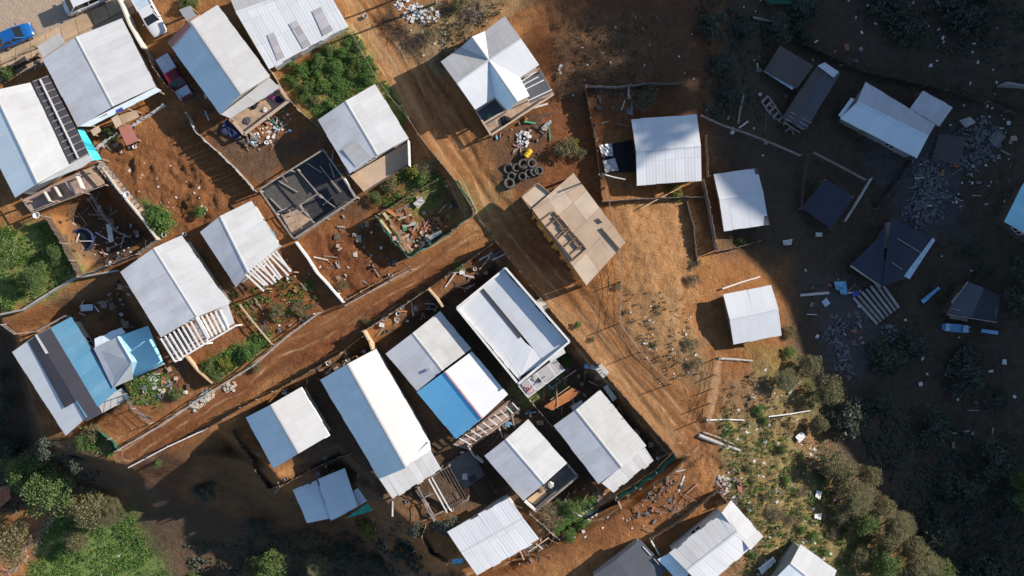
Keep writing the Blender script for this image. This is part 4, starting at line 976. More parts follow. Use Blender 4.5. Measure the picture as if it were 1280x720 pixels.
panel(h35, 'roof_sheet', [(113,163,1.8),(123,157,1.8),(126,164,1.8),(117,170,1.8)], 'ply2')
panel(h35, 'red_sheet', [(148,160,1.2),(162,155,1.2),(173,176,1.1),(158,182,1.1)], 'red', 'rusty red sheet')
posts(h35, [(140,149,1.8),(153,155,1.7),(171,139,1.6),(117,168,1.7),(172,175,1.0)], 'wood')
h36 = thing('canopy', tuple(G(111,182)), 'turquoise tarp stretched beside the slatted lean-to of the left-edge house', 'canopy'); root_info[h36.name] = dict(z0=G(111,182).z)
mb = MB(); 
for i in range(8):
    t0, t1 = i/8, (i+1)/8; z = root_info[h36.name]['z0']
    f = lambda t, s: PX(lerp(97+s*7, 115+s*12, t), lerp(162-s*1, 201-s*2, t), z+2.1-.25*math.sin(t*9)*s-.3*s)
    mb.face([f(t0,0), f(t1,0), f(t1,1), f(t0,1)])
mb.build('tarp', M['cyan'], h36); posts(h36, [(98,163,2.0),(104,162,1.7),(116,200,2.0),(127,199,1.7)], 'wood')
h37 = thing('canopy', tuple(G(733,500)), 'rust orange tarp stretched beside the top end of the net-wrapped cream house', 'canopy'); root_info[h37.name] = dict(z0=G(733,500).z)
panel(h37, 'tarp', [(680,508,1.6),(715,485,1.7),(726,490,1.6),(712,501,1.4),(690,513,1.3)], 'orange', None, .02)
bars(h37, 'pole', [((696,489,1.8),(697,508,1.5)),((688,500,1.5),(712,483,1.8))], .08, .08, 'woodl')
posts(h37, [(682,509,1.5),(715,486,1.6),(725,491,1.5),(692,512,1.2)], 'wood')

z0 = z32 + .36
bars(h32, 'loose_board', [((338,248,.45),(352,262,.45)),((348,226,.45),(372,240,.5)),((362,270,.5),(384,262,.5)),((355,283,.5),(372,276,.5)),((400,208,.45),(426,240,.5)),((412,204,.45),(418,222,.45)),((384,204,.5),(402,216,.45)),((404,256,.5),(416,246,.5))], .14, .06, 'woodg')
# ================================================================== fences and walls
fence('low dark garden wall between the pavement and the slatted house at the left edge', [(-10,100),(52,72)], 1.0, 'board', 'woodd')
fence('thin iron fence of squares along the pavement above the slatted house', [(-5,86),(48,61)], 1.0, 'wire', 'iron', postmat='iron')
fence('pale wall running beside the parked white pickup', [(151,-4),(160,12),(172,40),(186,65)], 1.9, 'wall', 'wallw', cat='wall', name='boundary_wall')
fence('dark board fence beside the dark red pickup', [(188,66),(198,88),(212,108),(232,124)], 1.6, 'board', 'woodg')
fence('short white picket fence with draped cloth below the plywood shed', [(122,187),(136,177),(151,168)], 1.0, 'board', 'wpaint')
fence('white picket fence crossing the dark yard right of the plywood shed', [(165,160),(180,150),(193,142),(208,132)], 1.0, 'board', 'wpaint')
fence('patched sheet fence between the clod-covered yard and the cluttered deck', [(238,145),(248,166),(262,180),(276,192),(297,212),(322,240)], 1.5, 'board', 'wallg')
fence('pale boundary wall beside the long steps of the enclosed yard', [(127,203),(150,236),(178,270),(201,300)], .9, 'wall', 'wallw', cat='wall', name='boundary_wall')
fence('grey board fence closing the foot of the pool yard', [(201,300),(176,318),(140,332),(106,346)], 1.5, 'board', 'woodg')
fence('ragged fence on the outer side of the pool yard', [(63,272),(84,305),(105,346)], 1.6, 'board', 'woodd')
fence('pole rail fence across the middle of the pool yard', [(118,243),(132,268),(150,290),(166,297)], 1.2, 'rail', 'woodg')
fence('thin pale wall curving past the leafy trees at the left edge', [(-5,399),(32,387),(65,366),(95,348),(150,338)], .7, 'wall', 'conc', cat='wall', name='boundary_wall')
fence('bent pole fence above the top of the striped roof', [(8,405),(24,417),(50,414),(88,394),(96,398)], 1.1, 'rail', 'woodg')
fence('long pale rail fence along the upper side of the rear dirt lane', [(150,562),(206,530),(262,492),(320,456),(362,420),(401,391)], 1.3, 'rail', 'conc')
fence('rail fence along the lane below the pale diagonal wall', [(433,382),(462,366),(490,350),(516,337)], 1.3, 'rail', 'woodg')
fence('long white top rail on the lower side of the lane end', [(166,582),(215,556),(265,533)], 1.2, 'rail', 'wpaint')
fence('board fence between the lane and the shade-blue and white gabled house', [(265,533),(305,508),(345,488),(392,462),(428,440),(456,420)], 1.7, 'board', 'woodd')
fence('tall dark board fence between the lane and the two-tone house', [(456,414),(490,392),(536,362)], 1.8, 'board', 'woodg')
fence('tall dark board fence between the lane corner and the parapet house', [(538,360),(578,332),(620,303)], 1.9, 'board', 'woodd')
fence('tall boundary fence along the sunlit road beside the parapet house', [(622,305),(650,340),(676,374),(714,418),(750,460)], 1.8, 'board', 'woodd')
fence('tall boundary fence along the sunlit road beside the cream house', [(752,463),(780,496),(812,532),(841,564)], 1.8, 'board', 'woodd')
fence('dark green net fence wrapped round the foot of the cream house', [(841,566),(818,588),(792,606),(768,620)], 1.8, 'net', 'netd', name='net_fence')
fence('sunlit tan wall end between the longest roof and the two-tone house', [(457,412),(464,424),(470,435)], 1.7, 'wall', 'woodl', cat='wall', name='boundary_wall')
fence('sunlit tan wall end between the two-tone house and the parapet house', [(537,361),(546,371),(556,383)], 1.7, 'wall', 'woodl', cat='wall', name='boundary_wall')
fence('thin fence between the orange tarp yard and the pergola rafters', [(650,484),(668,506),(690,532)], 1.2, 'board', 'woodg')
fence('boundary fence between the lavender-grey house and the net-wrapped house', [(694,536),(716,562),(745,596)], 1.5, 'board', 'woodd')
fence('rail fence from the longest roof foot to the white stepped roof', [(522,610),(532,626),(544,648)], 1.4, 'rail', 'woodg')
fence('dark board fence beside the grey slab terrace', [(590,556),(606,590),(620,612)], 1.5, 'board', 'woodd')
fence('pale wall end on the plot below the two-tone house', [(585,553),(592,566),(604,576)], 1.3, 'wall', 'wallw', cat='wall', name='boundary_wall')
fence('bright green net fence along the lane at the junk yard corner', [(592,268),(566,288),(540,306),(512,322)], 1.6, 'net', 'net', name='net_fence')
fence('bright green net fence down the left side of the junk yard', [(472,272),(482,290),(497,307),(511,321)], 1.6, 'net', 'net', name='net_fence')
fence('faded green net fence at the road bend of the junk yard', [(571,228),(590,258),(593,267)], 1.6, 'net', 'net', name='net_fence')
fence('weathered board fence of the garden beside the plywood floor', [(512,150),(528,176),(548,200),(570,227)], 1.5, 'board', 'woodg')
fence('thin wire fence along the dirt road beside the vegetable plot', [(437,36),(455,70),(470,96),(488,122),(511,149)], 1.2, 'wire', 'woodg')
fence('board fence between the vegetable plot and the cluttered deck', [(342,92),(360,122),(378,142),(398,158)], 1.3, 'board', 'woodg')
fence('board divider between the junk yard and the little garden', [(475,268),(496,256),(515,243),(548,226)], 1.1, 'board', 'wood')
fence('white diagonal wall cap between the red plots', [(372,303),(386,322),(398,341),(414,358),(431,378)], 1.0, 'wall', 'wpaint', cat='wall', name='boundary_wall')
fence('low plank fence at the foot of the bare red plot', [(434,375),(470,354),(512,334)], .9, 'board', 'woodl')
fence('ladder-like tan fence between the weedy red plots', [(302,381),(320,404),(343,431)], .8, 'rail', 'woodl')
fence('short tan wall beside the shrubs below the white pergola', [(236,445),(250,462),(268,478)], .9, 'wall', 'tan', cat='wall', name='boundary_wall')
fence('thin wire fence below the hipped shade-blue roof', [(160,492),(170,510),(192,528)], 1.1, 'wire', 'steel')
fence('crumbling log fence crossing the green corner of the lane end', [(122,536),(140,548),(152,562)], 1.1, 'net', 'netd', name='net_fence')
fence('broken fence line above the white dappled square roof', [(731,110),(768,111),(806,107),(850,106)], 1.3, 'board', 'woodg')
fence('dark thin fence left of the dappled square roof', [(731,112),(738,150),(745,190),(752,252)], 1.3, 'board', 'woodd')
fence('board fence below the dappled square roof', [(752,253),(790,250),(834,248),(876,247)], 1.2, 'board', 'woodg')
fence('tall board wall along the narrow alley right of the dappled square roof', [(876,226),(884,262),(893,312)], 1.9, 'board', 'woodg')
fence('short board fence in the alley left of the tall board wall', [(880,172),(882,200),(883,222)], 1.5, 'board', 'woodg')
fence('low board fence below the half shaded small roof', [(894,315),(920,309),(948,302)], 1.1, 'board', 'woodg')
fence('leaning fence along the right edge of the bare orange slope', [(858,254),(866,285),(871,330)], .9, 'board', 'woodg')
fence('bent rail fence across the shaded yard above the half shaded roof', [(874,146),(900,158),(930,168),(966,182),(998,196)], 1.1, 'rail', 'woodg')
fence('thin rail fence climbing right in the shaded gully above the navy tarp', [(1014,192),(1045,208),(1078,226)], 1.1, 'rail', 'woodg')
fence('pale pole fence right of the navy tarp', [(1085,224),(1072,246),(1052,278)], 1.2, 'rail', 'wallw')
fence('dark fence between the pale annex and the rubble heap', [(1136,200),(1118,228),(1092,262)], 1.3, 'board', 'woodd')
fence('dark fence below the half shaded yard down to the navy tarp', [(1008,194),(1002,222),(998,262)], 1.2, 'rail', 'woodd')
fence('long dark track-side fence above the pale annex', [(985,50),(1020,66),(1075,92),(1130,104),(1200,120),(1285,150)], 1.2, 'board', 'woodd')
fence('grey concrete wall along the track at the right edge', [(1246,108),(1290,112)], 1.0, 'wall', 'conc', cat='wall', name='boundary_wall')
fence('line of thin posts strung across the bare orange slope', [(756,236),(772,300),(776,352),(774,404),(800,440),(838,480)], 1.5, 'wire', 'woodg', step=5.2)
fence('row of stakes beside the stepped dirt path', [(897,447),(893,468),(890,486),(887,504),(883,522)], 1.5, 'wire', 'woodg', step=1.6)
fence('brick edged wall of the plot beside the bottom white ribbed house', [(812,672),(822,690)], 1.2, 'wall', 'wpaint', cat='wall', name='boundary_wall')
fence('long thin board fence on the upper edge of the dark flat roofed plot', [(694,668),(730,648),(772,626),(784,620)], 1.0, 'board', 'woodd')
fence('low brick wall round the dark yard of the bottom white ribbed house', [(814,670),(848,650),(868,634),(895,612),(910,628)], 1.1, 'board', 'wallb')
fence('thin board fence between the brown shrub and the white stepped roof', [(662,640),(680,655),(698,672)], 1.1, 'board', 'woodg')
fence('short tan gate wall between the net fence and the lower lane', [(769,618),(774,630)], 1.3, 'wall', 'woodl', cat='wall', name='boundary_wall')
fence('dark bent fence beside the pergola and the white stepped roof', [(532,656),(528,668),(540,690),(560,700)], 1.3, 'board', 'woodd')
fence('faint fence along the shaded bank below the shade-blue and white house', [(293,536),(318,574),(338,610)], 1.1, 'board', 'woodd')
fence('low retaining fence between the two shade-blue houses', [(338,610),(380,592),(440,566)], 1.0, 'board', 'woodg')
# bright gate blocks
for (x, y), lb in (((676,381), 'white gate block on the road fence beside the parapet house'), ((751,462), 'white gate block on the road fence above the cream house')):
    g = G(x, y); t = thing('gate', g, lb, 'gate'); mb = MB(); mb.box((g.x, g.y, g.z-.2), 1.15, .75, 1.7, math.radians(-50)); mb.build('gate_panel', M['wpaint'], t)
    mb = MB(); mb.box((g.x, g.y, g.z+1.5), 1.25, .85, .07, math.radians(-50)); mb.build('gate_cap', M['wallw'], t)
# ================================================================== vehicles
def wheel(root, x, y, ang, c, r=.31):
    ca, sa = math.cos(ang), math.sin(ang)
    p = Vector((c.x+x*ca-y*sa, c.y+x*sa+y*ca, c.z+r)); ax = Vector((-sa, ca, 0))
    h = bpy.data.objects.new('wheel', None); link(h, root); ORG[h.name] = Vector(c); h.empty_display_size = .1
    mb = MB(); mb.tube(p-ax*.1, p+ax*.1, r, r, 18); mb.build('tyre', M['rubber'], h)
    mb = MB(); mb.tube(p-ax*.11, p+ax*.11, r*.6, r*.6, 14); mb.build('rim', M['steel'], h)
def car(label, px, py, ang, kind, paint, L, Wd, cat):
    c = G(px, py); c.z = max(hz(c.x, c.y), hz(c.x+1, c.y), hz(c.x-1, c.y))
    root = thing({'hatch':'parked_car','van':'parked_van','pickup':'parked_pickup'}[kind], c, label, cat)
    ca, sa = math.cos(ang), math.sin(ang)
    def P(x, y, z): return Vector((c.x+x*ca-y*sa, c.y+x*sa+y*ca, c.z+z))
    h, w = L/2, Wd/2
    if kind == 'hatch':
        prof = [(-h,.62,.78),(-h*.93,.80,.92),(-h*.7,.96,.98),(-h*.2,1.0,.96),(h*.35,1.0,.93),(h*.62,.97,.88),(h*.88,.86,.76),(h*.98,.66,.60),(h,.55,.5)]
        cab = [(-h*.86,.78,.95),(-h*.52,.70,1.42),(h*.12,.70,1.45),(h*.5,.82,.92)]
    elif kind == 'van':
        prof = [(-h,.90,1.05),(-h*.97,.97,1.15),(-h*.5,1.0,1.15),(h*.4,1.0,1.12),(h*.72,.97,1.06),(h*.92,.88,.92),(h,.72,.74)]
        cab = [(-h*.99,.92,1.12),(-h*.93,.86,1.88),(h*.42,.84,1.92),(h*.78,.88,1.04)]
    else:
        prof = [(-h,.92,.95),(-h*.98,.97,1.0),(-h*.2,1.0,1.0),(h*.3,1.0,.98),(h*.62,.97,.96),(h*.9,.88,.88),(h*.98,.74,.74),(h,.68,.66)]
        cab = [(-h*.22,.86,.99),(-h*.14,.74,1.68),(h*.22,.73,1.70),(h*.48,.86,.98)]
    rings = []
    for x, k, zt in prof:
        ww = w*k; z0 = .26
        rings.append([P(x,-ww*.9,z0),P(x,-ww,z0+.16),P(x,-ww,zt-.14),P(x,-ww*.9,zt-.02),P(x,-ww*.4,zt+.03),P(x,ww*.4,zt+.03),P(x,ww*.9,zt-.02),P(x,ww,zt-.14),P(x,ww,z0+.16),P(x,ww*.9,z0)])
    mb = MB(); n = len(rings[0]); vs = [v for r in rings for v in r]; fs = []
    for i in range(len(rings)-1):
        for k in range(n): fs.append((i*n+k, (i+1)*n+k, (i+1)*n+(k+1)%n, i*n+(k+1)%n))
    fs += [tuple(range(n)), tuple(range((len(rings)-1)*n+n-1, (len(rings)-1)*n-1, -1))]
    mb.raw(vs, fs); b = mb.build('body', M[paint], root, smooth=True)
    bm_ = b.modifiers.new('edge', 'BEVEL'); bm_.width = .03; bm_.segments = 2; bm_.limit_method = 'ANGLE'
    (x0,k0,z0),(x1,k1,z1),(x2,k2,z2),(x3,k3,z3) = cab
    def q(x, k, z): return [P(x,-w*k,z), P(x,w*k,z)]
    a0, a1, a2, a3 = q(x0,k0,z0), q(x1,k1,z1), q(x2,k2,z2), q(x3,k3,z3)
    mb = MB(); mb.face([a3[0],a3[1],a2[1],a2[0]]); mb.build('windscreen', M['glass'], root)
    mb = MB(); mb.face([a0[1],a0[0],a1[0],a1[1]]); mb.build('rear_window', M['glass'], root)
    for s in (0, 1):
        mb = MB(); mb.face([a0[s],a3[s],a2[s],a1[s]]); mb.build('side_window', M['glass'], root)
    mb = MB(); e = Vector((0,0,.05)); o1 = .06
    r = [P(x1-.05,-w*k1*1.02,z1), P(x2+.05,-w*k2*1.02,z2), P(x2+.05,w*k2*1.02,z2), P(x1-.05,w*k1*1.02,z1)]
    mb.hexa(r, [p+e for p in r])
    for s in (0, 1):
        mb.beam(a2[s], a3[s], .09, .07); mb.beam(a1[s], a0[s], .11, .07)
        m0, m1 = lerp(a0[s], a3[s], .5), lerp(a1[s], a2[s], .5); mb.beam(m0, m1, .09, .06)
    ro = mb.build('cab_roof' if kind != 'hatch' else 'car_roof', M[paint], root)
    for s in (-1, 1):
        mb = MB(); mb.box(P(h*.93, s*w*.62, prof[-2][2]-.10), .22, .34, .12, ang); mb.build('headlight', M['lamp'], root)
        mb = MB(); mb.box(P(-h*.985, s*w*.75, prof[0][2]-.16), .10, .18, .20, ang); mb.build('tail_light', M['redlamp'], root)
        mb = MB(); mb.box(P(h*.36, s*(w+.09), .98 if kind != 'van' else 1.1), .12, .18, .12, ang); mb.build('mirror', M[paint], root)
        for x in (-h*.6, h*.62): wheel(root, x, s*(w-.1), ang, c)
    mb = MB(); mb.box(P(h*.99, 0, .3), .10, Wd*.8, .18, ang); mb.build('bumper', M['rubberg'], root)
    if kind == 'pickup':
        mb = MB(); mb.hexa([P(-h*.95,-w*.84,1.0),P(-h*.26,-w*.84,1.0),P(-h*.26,w*.84,1.0),P(-h*.95,w*.84,1.0)], [P(-h*.95,-w*.84,1.045),P(-h*.26,-w*.84,1.045),P(-h*.26,w*.84,1.045),P(-h*.95,w*.84,1.045)])
        mb.build('bed_cover', M['paleblue'], root)
        for s in (-1, 1): mb = MB(); mb.beam(P(-h*.95,s*w*.93,1.05), P(-h*.24,s*w*.93,1.05), .12, .12); mb.build('bed_rail', M[paint], root)
    return root, P
car('shiny blue hatchback parked on the paved road beside the pavement', 22, 47, math.radians(24), 'hatch', 'carblue', 4.0, 1.65, 'car')[0]
car('silver-white van cut off by the top edge, parked on the paved road', 110, 3, math.radians(24+180), 'van', 'carwhite', 4.6, 1.75, 'van')
car('white double cab pickup parked nose down in the driveway', 190, 20, math.radians(-61), 'pickup', 'carwhite', 4.9, 1.75, 'pickup')
root, P = car('dark red pickup squeezed between the two white roofs, pale sheets on it', 221, 98, math.radians(-59), 'pickup', 'carred', 5.0, 1.75, 'pickup')
mb = MB(); mb.hexa([P(1.45,-.72,.97),P(2.3,-.7,.92),P(2.3,.7,.92),P(1.45,.72,.97)], [P(1.45,-.72,1.01),P(2.3,-.7,.955),P(2.3,.7,.955),P(1.45,.72,1.01)]); mb.build('bonnet_sheet', M['paleblue'], root)
# ================================================================== yard things
def item(name, label, cat, px, py, fn, mat, group=None, up=0.0):
    g = G(px, py); g = Vector((g.x, g.y, hz(g.x, g.y)+up)); mb = MB(); fn(mb, g)
    o = mb.build(name, M[mat], None, origin=g); return tag(o, label, cat, group)
def plank(label, a, b, w=.2, h=.06, mat='woodg', za=.12, zb=.12, name='plank', cat='plank', group=None):
    p, q = G(*a), G(*b); p = Vector((p.x,p.y,hz(p.x,p.y)+za)); q = Vector((q.x,q.y,hz(q.x,q.y)+zb))
    mb = MB(); mb.beam(p, q, w, h)
    o = mb.build(name, M[mat], None, origin=p); return tag(o, label, cat, group)
def pole_(label, a, b, r=.07, mat='twigg', za=.15, zb=.15, name='log', cat='log'):
    p, q = G(*a), G(*b); p = Vector((p.x,p.y,hz(p.x,p.y)+za)); q = Vector((q.x,q.y,hz(q.x,q.y)+zb))
    mb = MB(); m_ = lerp(p, q, .5)+Vector((random.uniform(-.1,.1),random.uniform(-.1,.1),0)); mb.tube(p, m_, r, r*.9, 7); mb.tube(m_, q, r*.9, r*.7, 7)
    o = mb.build(name, M[mat], None, origin=p); return tag(o, label, cat)
def sheet_(label, pts, up=.1, mat='litter', name='sheet', cat='sheet', crumple=.05):
    ps = []
    for x, y in pts:
        g = G(x, y); ps.append(Vector((g.x, g.y, hz(g.x,g.y)+up+random.uniform(0,crumple))))
    mb = MB(); polyroof(mb, ps, .03) if len(ps) == 3 else None
    if len(ps) == 4:
        n = 6; rows = [[lerp(lerp(ps[0],ps[1],i/n), lerp(ps[3],ps[2],i/n), j/n)+Vector((0,0,random.uniform(-1,1)*crumple)) for i in range(n+1)] for j in range(n+1)]
        vs = [v for r in rows for v in r]; mb.raw(vs, [(j*(n+1)+i, j*(n+1)+i+1, (j+1)*(n+1)+i+1, (j+1)*(n+1)+i) for j in range(n) for i in range(n)])
    o = mb.build(name, M[mat], None, origin=ps[0]); return tag(o, label, cat)
# tyres beside the cross gabled house
def tyre_mesh(R=.44, r=.15):
    mb = MB(); n, m = 22, 10; vs, fs = [], []
    for i in range(n):
        a = 2*math.pi*i/n
        for k in range(m):
            t = 2*math.pi*k/m; rr = R+r*math.cos(t)*(1.0 if math.cos(t) < 0 else .85); vs.append((rr*math.cos(a), rr*math.sin(a), .14+r*.95*math.sin(t)))
            fs.append((i*m+k, ((i+1)%n)*m+k, ((i+1)%n)*m+(k+1)%m, i*m+(k+1)%m))
    mb.raw(vs, fs); return mb
ty = tyre_mesh().build('tyre', M['rubberg'], None, smooth=True); first = True
TL = {0:'palest tyre of the heap, nearest the yellow drum', 1:'tyre at the bottom left tip of the heap beside the platform', 2:'pale tyre set apart at the lower middle of the heap', 3:'tyre at the top right of the heap, right of the palest one', 4:'rightmost tyre of the heap, against the thin fence', 5:'tyre at the far left top of the heap', 6:'tyre between the palest one and the far left one', 7:'tyre left of the pale lower middle one', 8:'half hidden tyre beside the rightmost one', 9:'dark tyre sunk in the middle of the heap'}
for i, (x, y) in enumerate([(654,206),(636,230),(653,221),(664,205),(673,214),(636,211),(645,210),(639,220),(667,215),(661,216)]):
    o = ty if i == 0 else ty.copy()
    if i: COL.objects.link(o)
    g = G(x, y); o.location = (g.x, g.y, g.z+(.22 if i in (0,2,3,6) else .0)+.02); o.rotation_euler = (random.uniform(-.32,.32), random.uniform(-.32,.32), random.random()*6); s = random.uniform(.82,1.12); o.scale = (s,s,s*1.1)
    tag(o, TL[i], 'tyre', 'heap of old tyres')
RL = ['small pale ring nearest the yellow shrub in the dark yard', 'middle small pale ring in the dark yard', 'small pale ring farthest from the yellow shrub']
for i, (x, y) in enumerate([(491,661),(497,655),(500,650)]):
    o = ty.copy(); COL.objects.link(o); g = G(x, y); o.location = (g.x, g.y, g.z+.03); o.scale = (.55,.55,.6); o.rotation_euler = (.2*i, .1, 0); tag(o, RL[i], 'tyre', 'small tyres in the dark yard')
def drum(mb, g, r=.3, L=.9, ang=.9):
    d = Vector((math.cos(ang), math.sin(ang), 0))*L/2; c = g+Vector((0,0,r))
    for t0, t1, a, b in ((0,.06,.9,1),(.06,.3,1,1),(.3,.34,1.07,1.07),(.34,.64,1,1),(.64,.68,1.07,1.07),(.68,.94,1,1),(.94,1,1,.9)):
        mb.tube(c-d+2*d*t0, c-d+2*d*t1, r*a, r*b, 16)
item('drum', 'bright yellow plastic drum lying beside the tyres', 'drum', 660, 192, drum, 'yellow')
def heapfn(n, R, s0, s1, flat_=.5):
    def f(mb, g):
        for i in range(n):
            a, r = random.uniform(0,6.28), R*math.sqrt(random.random()); x, y = g.x+r*math.cos(a), g.y+r*math.sin(a); s = random.uniform(s0,s1)
            z = hz(x, y)+random.uniform(0,.25)*(1-r/R)
            mb.box((x, y, z-.05), s, s*random.uniform(.4,1), s*random.uniform(.25,.7)*flat_*2, random.uniform(0,3))
    return f
def rubble(name, px, py, R, n, s0, s1, mat):
    o = item(name, None, None, px, py, heapfn(n, R, s0, s1), mat); o['kind'] = 'stuff'; return o
rubble('rubble', 654, 173, .8, 40, .12, .4, 'litter'); rubble('rubble', 653, 180, .5, 15, .1, .3, 'litter')
rubble('rubble', 200, 484, 1.2, 70, .12, .34, 'stone'); rubble('rubble', 193, 474, .7, 30, .12, .3, 'litter')
for x, y in ((243,508),(250,502),(256,496),(260,493)): rubble('rubble', x, y, .6, 34, .12, .32, 'stone')
for x, y in ((283,484),(290,481),(287,487)): rubble('rubble', x, y, .45, 18, .12, .3, 'stone')
for x, y in ((502,3),(520,12),(541,20),(512,18),(530,22)): rubble('rubble', x, y, .75, 26, .12, .36, 'litter')
for x, y in ((1160,225),(1150,245),(1163,262),(1145,268),(1170,240),(1155,210)): rubble('rubble', x, y, 1.6, 110, .1, .38, 'stoneg')
for x, y in ((1215,170),(1228,160),(1235,190),(1222,185),(1240,172),(1210,205)): rubble('rubble', x, y, 1.3, 50, .12, .4, 'stoneg')
for x, y in ((1048,455),(1055,448),(1060,465),(1052,437)): rubble('rubble', x, y, .8, 36, .12, .36, 'stoneg')
for x, y in ((1040,420),(1068,400),(1045,405),(1110,415)): rubble('rubble', x, y, 1.1, 40, .12, .4, 'stoneg')
for x, y in ((905,612),(910,602),(902,600)): rubble('rubble', x, y, .6, 26, .12, .34, 'stone')
for x, y in ((835,600),(842,608),(828,612),(816,622),(846,622)): rubble('rubble', x, y, .9, 12, .08, .26, random.choice(['wood','wood','brick']))
for x, y in ((742,640),(735,645)): rubble('rubble', x, y, .5, 20, .12, .3, 'litter')
for x, y in ((505,300),(520,290),(538,282),(545,276),(530,300),(510,270)): rubble('rubble', x, y, 1.0, 22, .1, .4, random.choice(['wood','stone','woodg','brick']))
for x, y in ((330,170),(345,160),(318,178)): rubble('rubble', x, y, 1.0, 20, .1, .36, random.choice(['wood','litter','rose']))
# scattered pale litter on the slopes and lots
mb = MB()
def scatter(poly, n, s0, s1):
    xs = [p[0] for p in poly]; ys = [p[1] for p in poly]; k = 0
    while k < n:
        x, y = random.uniform(min(xs),max(xs)), random.uniform(min(ys),max(ys)); ins = False
        for i in range(len(poly)):
            (x0,y0),(x1,y1) = poly[i], poly[(i+1)%len(poly)]
            if (y0 > y) != (y1 > y) and x < (x1-x0)*(y-y0)/(y1-y0)+x0: ins = not ins
        if not ins: continue
        if noise.noise(Vector((x*.05,y*.05,1.))) < random.uniform(-.5,.3): continue
        k += 1; g = G(x, y); s = random.uniform(s0,s1)*random.random()**.5+.05; mb.box((g.x,g.y,hz(g.x,g.y)-.02), s, s*random.uniform(.4,1), random.uniform(.03,.12), random.uniform(0,3))
scatter([(900,540),(960,450),(1010,540),(1090,620),(1120,720),(930,720),(905,640)], 190, .1, .42)
scatter([(780,380),(860,380),(880,470),(820,480)], 45, .08, .22)
scatter([(490,0),(640,0),(590,60),(540,90)], 40, .08, .3)
scatter([(1060,0),(1280,0),(1280,140),(1090,80)], 34, .1, .5); scatter([(1000,320),(1280,320),(1280,700),(1100,640)], 26, .08, .5); scatter([(840,0),(960,0),(960,200),(850,120)], 18, .08, .3)
scatter([(300,130),(370,130),(360,180),(300,185)], 30, .1, .3); scatter([(70,260),(200,300),(130,335)], 24, .1, .3); scatter([(690,20),(830,20),(830,130),(700,140)], 22, .1, .3); scatter([(10,640),(210,640),(210,720),(10,720)], 8, .1, .25)
scatter([(130,180),(190,190),(270,240),(250,280),(150,240)], 24, .08, .3); scatter([(280,340),(500,280),(500,340),(340,420)], 40, .08, .25)
scatter([(640,600),(860,600),(860,640),(640,710)], 50, .08, .3); scatter([(1180,120),(1270,140),(1260,260),(1190,260)], 60, .1, .34)
o = mb.build('litter', M['litter']); o['kind'] = 'stuff'
# junk planks in the green-net yard, timber stack in the gully
JY = [((476,275),(489,292),'woodl'),((480,266),(492,284),'woodl'),((490,285),(506,314),'brick'),((487,274),(512,317),'wood'),((498,275),(515,268),'woodg'),((503,283),(520,279),'wallw'),((507,262),(513,280),'brick'),((500,300),(512,293),'wood'),((516,290),(523,279),'woodg'),((495,265),(512,256),'wood'),((484,262),(496,270),'orange'),((509,305),(514,312),'rose')]
JL = ['pale plank at the top of the junk yard', 'second pale plank beside the left green net', 'red-brown plank along the left green net', 'long brown plank beside the left green net', 'short grey plank in the middle of the junk yard', 'whitish board lying in the middle of the junk yard', 'upright red-brown plank by the junk yard divider', 'short brown plank in the lower junk yard', 'small grey board right of the whitish one in the junk yard', 'brown plank under the junk yard divider', 'orange painted board at the top left of the junk yard', 'pinkish scrap of board near the green net corner']
for (a, b, mt), lb in zip(JY, JL): plank(lb, a, b, random.uniform(.18,.38), .06, mt, random.uniform(.08,.3), random.uniform(.08,.3))
sheet_('white plastic sheet beside the lane-side green net', [(534,296),(552,288),(553,291),(538,301)], .25, 'litter')
sheet_('grey slanted panel at the top of the junk yard', [(517,255),(528,246),(532,253),(523,261)], .5, 'ribg')
TS = [((1066+i*5.2, 372-i*3.6), (1096+i*4.2, 405-i*3.4)) for i in range(7)]
TT = ['lowest leaning', 'second lowest', 'third lowest', 'middle', 'third highest', 'second highest', 'topmost']
for i, (a, b) in enumerate(TS): plank(f'{TT[i]} long grey board of the timber stack in the shaded gully', a, b, .30, .08, 'woodg' if i % 2 else 'conc', .15+.06*i, .15+.05*i, group='timber stack in the gully')
plank('pale plank lying left of the gully timber stack', (1000,369), (1036,366), .28, .06, 'wallw')
sheet_('pale blue crumpled sheet above the timber stack', [(1041,352),(1056,352),(1057,366),(1043,362)], .3, 'bluet', crumple=.15)
sheet_('sky blue sheet scrap beside the timber stack', [(1047,362),(1056,358),(1057,368),(1049,368)], .5, 'bluet', crumple=.15)
sheet_('small white board near the timber stack', [(1026,377),(1032,372),(1037,379),(1031,384)], .2, 'paleblue')
sheet_('purple-grey scrap at the head of the timber stack', [(1064,364),(1072,364),(1072,370),(1064,371)], .3, 'purple')
sheet_('bright sky blue trough sheet lying alone in the dark yard', [(1149,375),(1171,358),(1173,361),(1152,380)], .4, 'bluet', crumple=.1)
sheet_('lone white plastic board on the brushy slope edge', [(993,545),(1001,539),(1006,545),(998,553)], .35, 'wpaint')
sheet_('white plastic scrap below the brushy slope edge', [(1020,612),(1026,614),(1024,624),(1018,620)], .3, 'wpaint')
sheet_('white board among the shrubs near the bottom houses', [(1017,642),(1026,641),(1025,649),(1017,647)], .3, 'wpaint')
sheet_('fallen white sheet roof panel above the cut-off bottom house', [(946,708),(965,694),(968,700),(950,716)], .5, 'wpaint', crumple=.12)
sheet_('navy cloth sheet lying below the cluttered deck corner', [(282,150),(303,166),(298,176),(276,166)], .25, 'navyc', crumple=.12)
sheet_('black plastic sheet left of the dappled square roof', [(752,182),(790,176),(794,215),(754,216)], .2, 'black', crumple=.12)
sheet_('shiny grey plastic fold on the black sheet', [(753,202),(768,198),(773,214),(756,216)], .42, 'steel', crumple=.1)
sheet_('shiny grey plastic fold at the upper end of the black sheet', [(748,182),(764,180),(766,196),(752,196)], .42, 'steel', crumple=.1)
